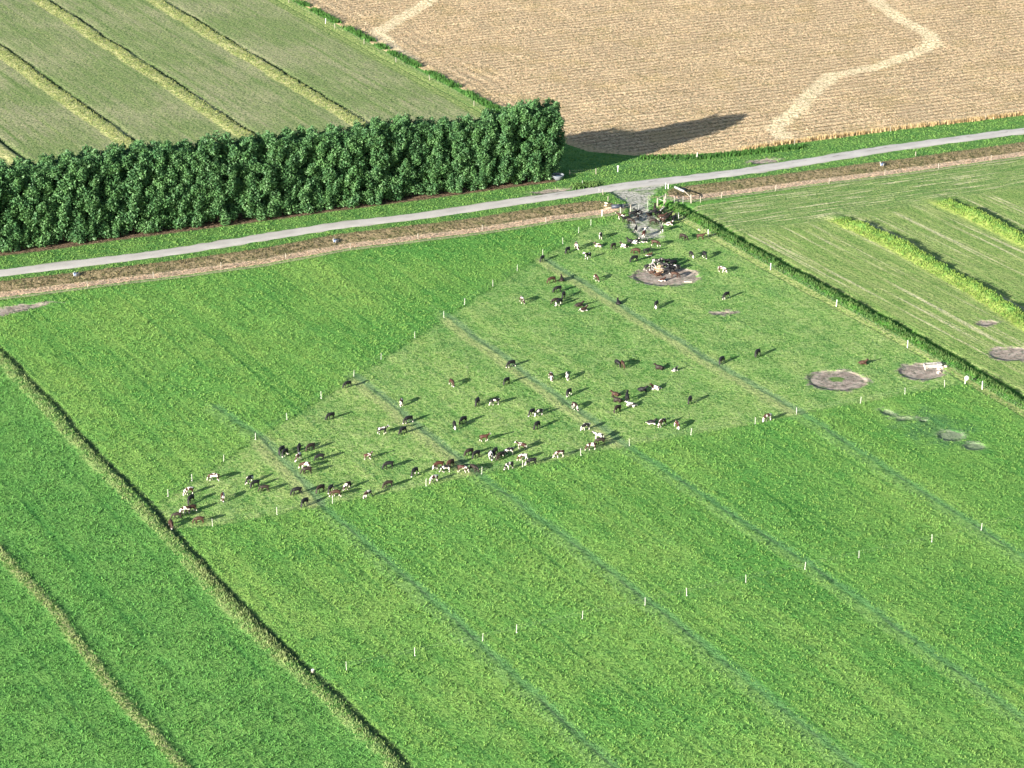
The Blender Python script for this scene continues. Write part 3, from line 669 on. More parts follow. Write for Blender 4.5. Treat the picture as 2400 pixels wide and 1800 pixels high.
for m_ in TR: m_.materials.append(M_BARK)
ha, hb = HEDGE_LINE; hd = (hb - ha); hl = np.linalg.norm(hd); hd = hd / hl
ORD = ['first','second','third','fourth','fifth','sixth','seventh','eighth','ninth','tenth','eleventh','twelfth','thirteenth','fourteenth','fifteenth','sixteenth','seventeenth','eighteenth','nineteenth','twentieth','twenty-first','twenty-second','twenty-third','twenty-fourth','twenty-fifth','twenty-sixth','twenty-seventh','twenty-eighth','twenty-ninth','thirtieth','thirty-first']
tp = []; q = 0.0
rt = random.Random(5)
while q < hl + 22: tp.append(q); q += rt.uniform(3.3, 4.4)
HS = [13.9, 14.7, 13.6, 13.1, 13.0]
for i, q in enumerate(tp):
    p = hb - hd * q + np.array([-hd[1], hd[0]]) * rt.uniform(-0.35, 0.35)
    H = (HS[i] if i < len(HS) else 13.4 + 1.7 * min(1, q / 90) + rt.uniform(-0.9, 0.6))
    e_ = empty("shelterbelt_tree", (p[0], p[1], 0), math.atan2(hd[1], hd[0]) + rt.choice([0, math.pi]) + rt.uniform(-0.25, 0.25))
    s_ = H / 14.2; e_.scale = (s_ * rt.uniform(0.98, 1.12) * (1.05 if i else 1.22), s_ * rt.uniform(0.95, 1.08), s_)
    k = rt.randrange(NV)
    link_mesh("crown", CR[k], parent=e_); link_mesh("trunk", TR[k], parent=e_)
    lab = {0: 'dark green tree ending the tall row on the right, above the white trough',
           1: 'tallest dark green tree, second from the right end of the row'}.get(i, 'dark green tree in the tall row, %s from its right end' % ORD[i])
    tag(e_, lab, 'tree', 'trees of the tall row behind the road')

# ------------------------------------------------------------------ cattle
def skin_mesh(name, chains, sub=1):
    """chains: list of lists of (x,y,z,r); a chain may start with an index into the vertices made so far"""
    verts = []; edges = []; rad = []
    for ch in chains:
        prev = None
        for it in ch:
            if isinstance(it, int): prev = it; continue
            verts.append((it[0] * 0.90, it[1] * 1.08, it[2])); rad.append(it[3] * 1.2); k = len(verts) - 1
            if prev is not None: edges.append((prev, k))
            prev = k
    me = bpy.data.meshes.new(name); me.from_pydata(verts, edges, [])
    o = bpy.data.objects.new(name, me); col.objects.link(o)
    m1 = o.modifiers.new("skin", 'SKIN'); m1.branch_smoothing = 0.6
    for i, r in enumerate(rad): me.skin_vertices[0].data[i].radius = (r, r)
    me.skin_vertices[0].data[0].use_root = True
    m2 = o.modifiers.new("sub", 'SUBSURF'); m2.levels = sub
    dg = bpy.context.evaluated_depsgraph_get(); dg.update()
    out = bpy.data.meshes.new_from_object(o.evaluated_get(dg)); out.name = name
    bpy.data.objects.remove(o); bpy.data.meshes.remove(me)
    out.polygons.foreach_set('use_smooth', [True] * len(out.polygons))
    return out
def cow_mesh(pose, k=0):
    a = (k - 1) * 0.09
    if pose == 'l':
        ch = [[(-.50,0,.30,.27),(-.15,.02,.32,.31),(.25,.02,.34,.29),(.50,.0,.46,.18),(.64,0,.66,.125),(.78,.02,.80,.115),(.93,.04,.74,.075),(1.02,.05,.69,.06)],
              [2,(.38,.20,.16,.10),(.62,.26,.07,.06),(.40,.30,.05,.05)], [2,(.42,-.18,.16,.10),(.72,-.22,.07,.06),(.55,-.28,.05,.05)],
              [0,(-.40,.28,.20,.14),(-.10,.42,.10,.08),(-.42,.46,.06,.05)], [0,(-.42,-.20,.18,.14),(-.05,-.34,.09,.07)],
              [5,(.74,.17,.84,.03),(.72,.24,.83,.02)], [5,(.74,-.13,.84,.03),(.72,-.20,.83,.02)], [0,(-.78,.02,.26,.04),(-.86,.10,.08,.03)]]
        return skin_mesh("cow", ch)
    body = [(-.52,0,.90,.23),(-.18,0,.84,.285),(.20,0,.83,.28),(.44,0,.88,.21)]
    if pose == 'g': head = [(.66,.02+a*.6,.78,.135),(.84,.04+a,.52,.105),(.93,.05+a*1.4,.30,.105),(.99,.05+a*1.6,.14,.07),(1.02,.05+a*1.6,.06,.055)]; P = 6; er = [(.90,.20+a,.36,.028),(.88,.27+a,.36,.018)], [(.90,-.12+a,.36,.028),(.88,-.19+a,.36,.018)]
    else: head = [(.64,a*.5,1.02,.135),(.80,a,1.18,.105),(.94,a*1.6,1.24,.105),(1.09,a*2.4,1.14,.072),(1.16,a*2.8,1.08,.058)]; P = 6; er = [(.90,.17+a,1.28,.028),(.88,.25+a,1.27,.018)], [(.90,-.17+a,1.28,.028),(.88,-.25+a,1.27,.018)]
    st = 0.10 if k % 2 else -0.06
    ch = [body + head,
          [3,(.42,.15,.68,.095),(.42+st,.155,.38,.055),(.41+st*1.5,.155,.10,.04),(.44+st*1.6,.155,.02,.05)],
          [3,(.42,-.15,.68,.095),(.42-st,-.155,.38,.055),(.40-st*1.6,-.155,.10,.04),(.43-st*1.7,-.155,.02,.05)],
          [0,(-.52,.15,.68,.125),(-.44-st*.4,.165,.50,.085),(-.60-st,.16,.34,.05),(-.56-st*1.3,.16,.10,.04),(-.53-st*1.3,.16,.02,.05)],
          [0,(-.52,-.15,.68,.125),(-.44+st*.4,-.165,.50,.085),(-.60+st,-.16,.34,.05),(-.56+st*1.3,-.16,.10,.04),(-.53+st*1.3,-.16,.02,.05)],
          [P, *er[0]], [P, *er[1]],
          [0,(-.75,0,.96,.035),(-.80,.02,.70,.022),(-.79,.03,.42,.035)]]
    return skin_mesh("cow", ch)
COWM = {('g', i): cow_mesh('g', i) for i in range(3)}; COWM.update({('s', i): cow_mesh('s', i) for i in range(3)}); COWM[('l', 0)] = cow_mesh('l')
def coat(name, base, white=None, thr=0.5, legs=0.0, belly=False, face=False, scale=2.2, dark2=None):
    n = NT("coat_" + name); o = n.obj(); X = n.sep(o)
    oi = n.t.nodes.new('ShaderNodeObjectInfo').outputs['Random']
    sh = n.comb(n.mul(oi, 37.0), n.mul(oi, 11.0), n.mul(oi, 5.0)); pv = n.vmath('ADD', o, sh)
    c = n.mix(n.step(n.noise(o, 4, 2), 0.35, 0.65), base, dark2 or tuple(x * 1.5 for x in base))
    wh = (0.62, 0.58, 0.53)
    if white:
        c = n.mix(n.step(n.noise(pv, scale, 1, 0.4, 0.3), thr - 0.012, thr + 0.012), c, wh)
    if legs:
        c = n.mix(n.step(n.add(X[2], n.mul(n.noise(pv, 3, 1), 0.16)), legs + 0.10, legs + 0.05), c, wh)
    if face:
        c = n.mix(n.mul(n.step(X[0], 0.78, 0.82), 1.0), c, wh)
    return n.finish(c, 0.6, None, 0.25)
BLK = (0.009, 0.009, 0.010); DRK = (0.018, 0.013, 0.011); BRN = (0.034, 0.017, 0.012)
COAT = {'k': coat('black', BLK), 'd': coat('dark_brown', DRK), 'b': coat('red_brown', BRN, dark2=(0.060, 0.030, 0.019)),
        'kw': coat('black_and_white', BLK, True, 0.575, 0.26), 'rw': coat('red_and_white', (0.034, 0.013, 0.010), True, 0.555, 0.26),
        'dw': coat('dark_brown_and_white', (0.024, 0.013, 0.010), True, 0.59, 0.20),
        'w': coat('mostly_white', BLK, True, 0.515, 0.30), 'wr': coat('white_and_red', (0.042, 0.015, 0.011), True, 0.535, 0.30),
        'kl': coat('black_white_legs', BLK, None, 0, 0.24), 'bl': coat('brown_white_legs', BRN, None, 0, 0.30),
        'kf': coat('black_white_face', BLK, None, 0, 0.06, face=True), 'bf': coat('red_white_face', (0.040, 0.016, 0.011), None, 0, 0.30, face=True)}
CN = {'k': 'black', 'd': 'dark brown', 'b': 'reddish brown', 'kw': 'black and white', 'rw': 'red and white', 'dw': 'dark brown and white', 'w': 'mostly white',
      'wr': 'white and red', 'kl': 'white legged black', 'bl': 'white legged brown', 'kf': 'white faced black', 'bf': 'white faced red'}
PN = {'g': 'grazing', 's': 'standing', 'l': 'lying'}
#  x, y in the photo (feet), coat, pose, heading (deg, 0 right, 90 away), what singles it out
COWS = [
 (1456,512,'rw','s',175,'below the left gate post, leftmost of the gate crowd'),
 (1466,519,'k','s',200,'just in front of the leftmost gate cow'),
 (1482,508,'kf','s',20,'beside the right hand post of the left gate'),
 (1478,522,'d','g',330,'lowest at the left of the gate crowd'),
 (1497,504,'k','s',160,'at the back just right of the left gate posts'),
 (1495,512,'d','s',265,'small, facing the camera in the gate crowd'),
 (1523,511,'d','s',240,'with pale belly in the middle of the gate crowd'),
 (1531,503,'k','s',10,'at the back in the middle of the gateway'),
 (1535,496,'d','s',100,'farthest back, left of the bright gate brace'),
 (1549,500,'rw','s',60,'right under the bright gate brace'),
 (1551,515,'bl','s',10,'with pale belly below the gate brace'),
 (1531,525,'d','g',350,'head down at the front of the gate crowd'),
 (1553,523,'dw','s',300,'front of the gate crowd, second from its right'),
 (1569,511,'k','s',45,'in the shade at the right of the gate crowd'),
 (1568,526,'rw','l',10,'rightmost of the gate crowd, against the tall grass'),
 (1542,507,'k','s',215,'touching the bright gate brace cows from the left'),
 (1561,518,'d','s',30,'wedged between the red one and the lying one at the gate'),
 (1580,519,'k','s',60,'farthest right of the upright gate crowd, by the tall grass'),
 (1571,627,'d','s',220,'squeezed into the middle of the row right of the hay'),
 (1557,629,'k','s',160,'touching the hay on its right side'),
 (1551,541,'kw','s',265,'facing the camera just below the gate crowd'),
 (1490,541,'kl','s',70,'small, alone on the worn ground below the gate'),
 (1510,552,'wr','s',75,'seen from behind on the worn ground below the gate'),
 (1408,557,'kw','g',80,'alone above the red calf that lies left of the gate crowd'),
 (1403,576,'rw','l',190,'alone, left of the pair that lies below the gate'),
 (1437,581,'d','g',225,'head down left of the lying pair'),
 (1463,577,'dw','l',160,'with white rump, lower one of the lying pair'),
 (1478,566,'k','l',160,'with raised head, upper one of the lying pair'),
 (1491,568,'kw','l',30,'beside the lying black one'),
 (1510,566,'kw','l',20,'small, right of the lying group'),
 (1536,575,'bl','g',340,'between the lying group and the right fence'),
 (1601,560,'d','g',310,'left of the brown one at the fence post'),
 (1642,560,'b','s',355,'at the white fence post, against the tall grass'),
 (1491,594,'b','g',180,'above the black one left of the hay feeder'),
 (1515,592,'k','s',10,'behind the small red one that lies above the hay'),
 (1521,598,'bf','l',10,'small, above the hay feeder'),
 (1486,612,'k','g',215,'just left above the bare ground of the hay feeder'),
 (1620,601,'kf','g',290,'head down right above the hay feeder'),
 (1651,602,'kl','g',285,'facing the camera, rightmost above the hay feeder'),
 (1519,631,'w','s',20,'leftmost at the hay feeder'),
 (1530,630,'kw','s',30,'second from the left at the hay feeder'),
 (1537,619,'kw','s',330,'behind the hay on its left'),
 (1550,617,'k','s',280,'with white shoulder right behind the hay'),
 (1564,619,'k','s',235,'behind the hay on its right'),
 (1577,622,'k','s',210,'second from the right behind the hay'),
 (1584,632,'kw','s',200,'rightmost of the black ones at the hay'),
 (1573,634,'k','s',195,'in the tight row right of the hay'),
 (1563,640,'kl','s',175,'nearest the camera in the row right of the hay'),
 (1527,638,'b','l',340,'small, just below the leftmost feeder cow'),
 (1542,644,'b','l',5,'right in front of the hay'),
 (1582,648,'b','g',345,'lowest right of the hay feeder'),
 (1552,656,'bf','l',15,'small, on bare ground in front of the hay'),
 (1692,636,'rw','g',330,'alone between hay feeder and right fence'),
 (1702,697,'kl','g',230,'alone right below the hay feeder'),
 (1538,718,'kf','g',255,'alone straight below the hay feeder'),
 (1271,609,'k','g',245,'right in front of the corner post of the back fence'),
 (1330,590,'k','g',235,'beside the red and white one near the back fence'),
 (1351,581,'rw','g',280,'near the back fence left of the lying red calf'),
 (1378,605,'kw','s',230,'alone left above the start of the furrow'),
 (1397,655,'rw','g',285,'alone on the lush grass left of the hay feeder'),
 (1293,661,'b','g',205,'left of the dark one lying in the upper pasture'),
 (1317,656,'d','l',100,'right of the brown one in the upper pasture'),
 (1307,683,'k','g',220,'above the tight trio in the upper pasture'),
 (1321,696,'k','g',255,'upper one of the tight trio'),
 (1302,710,'d','g',205,'left one of the tight trio'),
 (1311,713,'kw','g',235,'lowest right of the tight trio'),
 (1223,707,'dw','g',290,'alone left of the tight trio near the back fence'),
 (1357,716,'d','l',10,'upper one of two lying right below the trio'),
 (1367,727,'dw','l',20,'lower one of two lying right below the trio'),
 (1450,709,'k','l',110,'with raised head on the long furrow'),
 (1198,857,'kl','g',215,'broadside on the second furrow'),
 (1447,856,'k','g',295,'left one of the side by side pair'),
 (1459,858,'b','g',290,'right one of the side by side pair'),
 (1546,862,'d','l',170,'left of the black and white one that lies right of the pair'),
 (1581,867,'kw','l',30,'small, right of the dark one lying in mid pasture'),
 (1691,849,'k','g',240,'left one of two lone black ones right of the long furrow'),
 (1775,833,'k','g',235,'right one of two lone black ones right of the long furrow'),
 (1505,914,'k','l',350,'left of the red and white one lying'),
 (1537,909,'rw','l',180,'farthest right of the resting group'),
 (1443,925,'b','l',170,'uppermost left of the resting group'),
 (1470,938,'k','s',100,'the only one standing upright amid the resting group'),
 (1448,939,'d','l',175,'left of the upright one in the resting group'),
 (1480,950,'w','l',180,'pale one at the bottom of the resting group'),
 (1447,964,'d','g',230,'lowest left of the resting group'),
 (1617,943,'k','g',260,'alone left of the long furrow, right of the resting group'),
 (1526,991,'kl','l',350,'left of two by the near fence'),
 (1552,996,'dw','g',235,'between the lying one and the red one'),
 (1587,1000,'wr','g',290,'right of the trio near the near fence'),
 (1798,984,'wr','g',215,'farthest right at the near fence'),
 (2022,851,'b','l',355,'alone above the ring of bare ground on the right'),
 (1187,898,'k','g',225,'alone below the one on the second furrow'),
 (1292,888,'dw','g',280,'left one of two facing the camera'),
 (1330,886,'w','g',275,'right one of two facing the camera'),
 (1333,925,'kl','g',240,'above the dark brown one on the furrow'),
 (1347,955,'dw','g',300,'crossing the second furrow'),
 (1160,947,'kw','g',195,'broadside in the middle of the herd'),
 (1119,947,'k','g',255,'just left of the broadside black and white one'),
 (1059,902,'bl','g',300,'alone left of the second furrow'),
 (1247,971,'kl','g',235,'left one of a pair with a white one'),
 (1263,972,'w','g',215,'right one of a pair with a black one'),
 (1259,1002,'k','g',245,'alone below the black and white pair'),
 (1373,1005,'w','g',205,'alone left of the near fence end of the furrow'),
 (814,906,'k','g',220,'farthest left near the back fence'),
 (775,980,'k','g',220,'alone below the one by the back fence'),
 (941,946,'dw','g',270,'facing the camera beside the first furrow'),
 (957,987,'kl','g',215,'on the first furrow, upper one of two'),
 (944,1014,'k','g',225,'on the first furrow, lower one of two'),
 (896,1015,'kw','s',10,'standing broadside left of the first furrow'),
 (862,1075,'wr','s',15,'small, standing alone above the near row'),
 (1065,1001,'kf','g',275,'left one of a dark pair in the middle'),
 (1085,990,'k','g',230,'right one of a dark pair in the middle'),
 (1135,1032,'bf','s',10,'standing broadside right of the first furrow'),
 (1100,1066,'d','g',215,'left one of the cluster at the end of the furrow'),
 (1116,1070,'k','g',220,'touching the dark brown one at the end of the furrow'),
 (1150,1072,'w','g',275,'palest of the near cluster'),
 (1160,1065,'kl','g',250,'right behind the palest of the near cluster'),
 (1173,1074,'d','g',225,'between the pale one and the black and white one'),
 (1193,1064,'kw','g',200,'in the middle of the near cluster'),
 (1223,1051,'rw','s',175,'standing broadside at the top of the near cluster'),
 (1226,1076,'wr','g',200,'behind the near fence post of the cluster'),
 (1194,1097,'kw','g',220,'lowest of the near cluster'),
 (1246,1088,'kf','g',205,'right of the near fence post of the cluster'),
 (1311,1071,'rw','g',200,'between the cluster and the next pair'),
 (1386,1052,'rw','g',185,'front left of three at the near fence'),
 (1407,1040,'d','g',200,'front right of three at the near fence'),
 (1403,1028,'w','s',170,'behind the dark one of three at the near fence'),
 (1029,1096,'bf','g',195,'left one of the brown trio at the near fence'),
 (1056,1092,'b','g',235,'rear one of the brown trio at the near fence'),
 (1045,1104,'kw','g',190,'front one of the brown trio at the near fence'),
 (1084,1104,'rw','g',350,'facing right beside the brown trio'),
 (1110,1101,'d','g',310,'at the furrow end by the near fence'),
 (972,1112,'kl','g',240,'alone left of the brown trio'),
 (1017,1127,'wr','g',220,'right of a white post, nearest the camera below the trio'),
 (911,1096,'k','g',200,'upper one of two broadside left of the trio'),
 (910,1140,'d','g',195,'lower one of two broadside left of the trio'),
 (660,1060,'k','g',240,'upper one of two beside the leftmost furrow'),
 (668,1065,'kl','g',235,'lower one of two beside the leftmost furrow'),
 (701,1055,'k','g',260,'just behind the red and white one'),
 (700,1077,'rw','g',250,'in front of the black one near the leftmost furrow'),
 (728,1053,'d','g',215,'right end of the upper left group'),
 (750,1077,'k','g',195,'alone below the upper left group'),
 (716,1097,'wr','g',190,'rear one of the touching pair'),
 (720,1109,'d','g',190,'front one of the touching pair'),
 (696,1157,'k','g',200,'broadside on the leftmost furrow'),
 (751,1151,'d','g',220,'left of the black and white one in the lower row'),
 (775,1151,'kw','g',245,'behind the brown one in the lower row'),
 (788,1162,'bl','g',185,'right above a white post in the lower row'),
 (815,1143,'dw','g',235,'in the lower row, second from its right end'),
 (862,1163,'dw','g',225,'lowest right of the lower row'),
 (714,1182,'k','g',235,'nearest the camera left of a white post'),
 (502,1124,'rw','g',175,'alone right of the back fence corner'),
 (443,1156,'wr','g',210,'at the left corner of the back fence'),
 (447,1175,'k','g',250,'just below the white and red one in the left corner'),
 (522,1169,'rw','g',265,'facing the camera in the far left group'),
 (586,1129,'kw','g',235,'rear left of three beside the shadows'),
 (598,1139,'k','g',220,'middle of three beside the shadows'),
 (620,1150,'d','g',190,'broadside, right one of three'),
 (449,1198,'bl','g',215,'rear one of the row at the left ditch'),
 (435,1202,'rw','g',200,'second one of the row at the left ditch'),
 (416,1214,'d','g',190,'third one of the row at the left ditch'),
 (401,1231,'bl','g',290,'nearest one of the row, beside the ditch'),
 (467,1224,'b','g',195,'lowest left, broadside by a white post'),
]
rc = random.Random(3)
for (px, py, ct, ps, hd_, txt) in COWS:
    x, y = G(px, py); z = gz(x, y)
    m_ = COWM[(ps, 0 if ps == 'l' else rc.randrange(3))]
    o = bpy.data.objects.new("cow", m_.copy() if False else m_); col.objects.link(o)
    if len(m_.materials) == 0: m_.materials.append(COAT['k'])
    o.material_slots[0].link = 'OBJECT'; o.material_slots[0].material = COAT[ct]
    o.location = (x, y, z - 0.01); o.rotation_euler = (0, 0, R(hd_ + rc.uniform(-6, 6)))
    s_ = rc.uniform(0.94, 1.06) * (0.78 if 'small' in txt else 1.0); o.scale = (s_,) * 3
    pn = '' if any(w_ in txt for w_ in ('standing', 'lying', 'lies')) else PN[ps] + ' '
    tag(o, '%s cow %s%s' % (CN[ct], pn, txt), 'cow', 'young cattle in the grazed pasture')

# ------------------------------------------------------------------ hay feeder
def hay():
    n = NT("hay"); o = n.obj()
    c = n.mix(n.step(n.noise(o, 7, 4, .7), 0.36, 0.62), (0.19, 0.135, 0.08), (0.40, 0.30, 0.19))
    m = n.finish(c, 0.95, n.bump(n.noise(o, 9, 4), 0.8, 0.08), 0.1)
    bm = bmesh.new(); bmesh.ops.create_icosphere(bm, subdivisions=4, radius=1.0)
    r = random.Random(2)
    from mathutils import noise as mn
    for v in bm.verts:
        k = 1 + 0.22 * mn.noise(v.co * 1.7) + 0.10 * mn.noise(v.co * 5)
        v.co = Vector((v.co.x * 0.88 * k, v.co.y * 0.80 * k, max(-0.05, v.co.z * k) * 1.1 + (0.12 if v.co.z > 0.2 else 0)))
    x, y = G(1547, 634)
    o_ = link_mesh("hay_heap", bm_mesh("hay_heap", bm, True), m); o_.location = (x, y, gz(x, y) - 0.02)
    tag(o_, 'round heap of tan hay inside the metal ring feeder', 'hay')
    ms = simple("galvanised_steel", (0.35, 0.35, 0.34), 0.4, 0.2, 6, 0.5)
    e_ = empty("ring_feeder", (x, y, gz(x, y)))
    tag(e_, 'round metal ring feeder around the hay', 'feeder')
    for zz, nm in ((0.12, 'ring'), (0.62, 'ring'), (1.08, 'ring')):
        bm = bmesh.new(); P = [(math.cos(a * math.pi / 16) * 1.35, math.sin(a * math.pi / 16) * 1.35, zz) for a in range(32)]
        for a, b in zip(P, P[1:] + P[:1]): tube_bm(bm, [a, b], [.035, .035], 6)
        link_mesh(nm, bm_mesh(nm, bm), ms, e_)
    for k in range(12):
        bm = bmesh.new(); a = k * math.pi / 6 + .1; tube_bm(bm, [(math.cos(a) * 1.35, math.sin(a) * 1.35, 0), (math.cos(a) * 1.35, math.sin(a) * 1.35, 1.1)], [.022, .022], 6)
        link_mesh("upright_bar", bm_mesh("upright_bar", bm), ms, e_)
    bm = bmesh.new(); box_bm(bm, (0, 0, 0.06), (1.3, 0.22, 0.10), 0, 0, 0.015)
    x, y = G(1613, 658)
    o_ = link_mesh("plank", bm_mesh("plank", bm), simple("pale_wood", (0.55, 0.50, 0.38), 0.9, .2)); o_.location = (x, y, gz(x, y)); o_.rotation_euler = (0, 0, R(-8))
    tag(o_, 'short pale plank lying on the bare ground right of the hay feeder', 'plank')
hay()

# ------------------------------------------------------------------ fences
M_POST = simple("weathered_post", (0.27, 0.245, 0.20), 0.9, .3, 6)
M_PLASTIC = simple("white_plastic_post", (0.66, 0.65, 0.60), 0.5, .05, 6, 0.4)
M_WIRE = simple("wire", (0.45, 0.45, 0.43), 0.5, .1, 6, 0.5)
M_WHITE = simple("white_paint", (0.66, 0.66, 0.63), 0.6, .06, 6)
M_CONC = simple("concrete", (0.30, 0.29, 0.27), 0.9, .25, 3)
def post_mesh(kind):
    bm = bmesh.new()
    if kind == 'tread':      # white tread-in stake with wire lugs and a foot step
        tube_bm(bm, [(0,0,-.05),(0,0,1.08)], [.026,.020], 6); box_bm(bm, (.06,0,.10), (.16,.05,.04))
        for z in (.45,.65,.85,1.02): box_bm(bm, (.045,0,z), (.07,.035,.03))
    elif kind == 'white': tube_bm(bm, [(0,0,-.05),(0,0,1.15),(0,0,1.2)], [.065,.06,.04], 8)
    elif kind == 'steel': tube_bm(bm, [(0,0,-.05),(0,0,1.15)], [.03,.03], 5)
    elif kind == 'strainer': tube_bm(bm, [(0,0,-.05),(0,0,1.45),(0,0,1.5)], [.14,.13,.09], 9)
    else: tube_bm(bm, [(0,0,-.05),(0,0,1.0),(0,0,1.04)], [.075,.07,.05], 7)
    return bm_mesh("post_" + kind, bm, False)
PM = {k: post_mesh(k) for k in ('tread', 'white', 'steel', 'strainer', 'wood')}
for k in PM: PM[k].materials.append({'tread': M_PLASTIC, 'white': M_WHITE, 'steel': M_WIRE, 'strainer': M_POST, 'wood': M_POST}[k])
def fence(name, label, pts, kinds, heights=(0.55, 0.95), px=True):
    W = []
    for p in pts:
        x, y = G(*p) if px else p; W.append(Vector((x, y, gz(x, y))))
    e_ = empty(name, W[0]); tag(e_, label, 'fence')
    rf = random.Random(len(label))
    for i, w_ in enumerate(W):
        k = kinds if isinstance(kinds, str) else kinds[i]
        o = link_mesh("post", PM[k], parent=e_); o.location = w_ - W[0]
        o.rotation_euler = (R(rf.uniform(-4, 4)), R(rf.uniform(-4, 4)), rf.uniform(0, 6)); sc = rf.uniform(.93, 1.07); o.scale = (1, 1, sc)
    for h in heights:
        bm = bmesh.new()
        for a, b in zip(W[:-1], W[1:]):
            mid = (a + b) / 2 + Vector((0, 0, -0.03)); tube_bm(bm, [a - W[0] + Vector((0,0,h)), mid - W[0] + Vector((0,0,h)), b - W[0] + Vector((0,0,h))], [.0025]*3, 4)
        link_mesh("wire", bm_mesh("wire", bm), M_WIRE, e_)
    return e_
fence("electric_fence", 'line of white stakes between the grazed patch and the lush grass above it', BACKF, 'tread', (.65, .95))
fence("electric_fence", 'line of white stakes along the near side of the grazed patch', NEARF[1:-1], 'tread', (.65, .95))
BOT = [(812,1571),(972,1537),(1131,1502),(1210,1484),(1365,1451),(1512,1418),(1609,1397),(1748,1366),(1886,1334),(2013,1308),(2184,1271),(2300,1242),(2440,1212)]
fence("electric_fence", 'line of white stakes across the ungrazed grass at the bottom', BOT, 'tread', (.65, .95))
fence("boundary_fence", 'fence of white posts and wires along the right side of the pasture', [(1591,513),(1660,552),(1806,632),(1960,717),(2127,813),(2302,912),(2420,980)], 'white', (.5, .8, 1.05))
fence("ditch_fence", 'wooden post and wire fence below the ditch right of the gate', [(1620,476),(1642,474),(1691,464),(1818,447),(1943,430),(2074,410),(2200,396),(2323,377),(2440,361)], ['strainer','wood','wood','wood','wood','wood','wood','wood','wood'], (.3, .6, .9))
fence("ditch_fence", 'wooden post and wire fence below the ditch left of the gate', [(-60,716),(206,674),(360,651),(518,628),(670,606),(821,584),(980,560),(1130,540),(1280,522),(1411,506),(1455,503)], ['wood']*9 + ['white','strainer'], (.3, .6, .9))
fence("stubble_fence", 'post and wire fence between crop field and stubble', [(677,6),(763,55),(785,66),(853,103),(928,146),(1007,188),(1111,248),(1180,288)], ['wood','white','wood','wood','wood','wood','wood','wood'], (.4, .7, .95))
fence("verge_fence", 'sparse post and wire fence along the stubble side of the verge', [(1336,411),(1397,409),(1633,372),(1862,339),(2087,309),(2310,280),(2440,263)], ['wood','wood','white','wood','wood','wood','wood'], (.4, .9))

# the gateway: two braced ends and a light wire gate between them
def gate():
    def P(px, py): x, y = G(px, py); return Vector((x, y, gz(x, y)))
    a, b, c, d = P(1455, 504), P(1478, 497), P(1541, 483), P(1560, 478)
    e_ = empty("gate_brace", b); tag(e_, 'wooden post pair with a top rail at the left side of the gateway', 'gate brace')
    o = link_mesh("post", PM['strainer'], parent=e_)
    bm = bmesh.new(); tube_bm(bm, [a - b + Vector((0,0,1.3)), Vector((0,0,1.35))], [.06,.06], 6); link_mesh("rail", bm_mesh("rail", bm), M_POST, e_)
    e_ = empty("gate_brace", c); tag(e_, 'bright wooden brace at the right side of the gateway', 'gate brace')
    for q in (c, d, d + Vector((-.3,-1.5,0))): link_mesh("post", PM['strainer'], parent=e_).location = q - c
    bm = bmesh.new(); tube_bm(bm, [Vector((0,0,1.4)), d - c + Vector((0,0,1.35))], [.06,.06], 6); link_mesh("rail", bm_mesh("rail", bm), M_CONC, e_)
    bm = bmesh.new(); tube_bm(bm, [Vector((0,0,1.4)), d - c + Vector((-.2,-1.2,.5))], [.07,.07], 6); link_mesh("diagonal_brace", bm_mesh("diagonal_brace", bm), M_CONC, e_)
    e_ = empty("wire_gate", b); tag(e_, 'light wire gate with thin steel uprights across the gravel track', 'gate')
    for t in (.3, .62):
        o = link_mesh("upright", PM['steel'], parent=e_); o.location = (c - b) * t
    for h in (.3, .6, .9, 1.1):
        bm = bmesh.new(); tube_bm(bm, [Vector((0,0,h)), c - b + Vector((0,0,h))], [.012,.012], 5); link_mesh("wire", bm_mesh("wire", bm), M_WIRE, e_)
    e_ = empty("wire_fence", d); tag(e_, 'short wire fence on thin steel posts right of the gateway', 'fence')
    g_ = P(1618, 477)
    for t in (.35, .7): link_mesh("post", PM['steel'], parent=e_).location = (g_ - d) * t
    for h in (.3, .6, .9): bm = bmesh.new(); tube_bm(bm, [Vector((0,0,h)), g_ - d + Vector((0,0,h))], [.008,.008], 5); link_mesh("wire", bm_mesh("wire", bm), M_WIRE, e_)
gate()

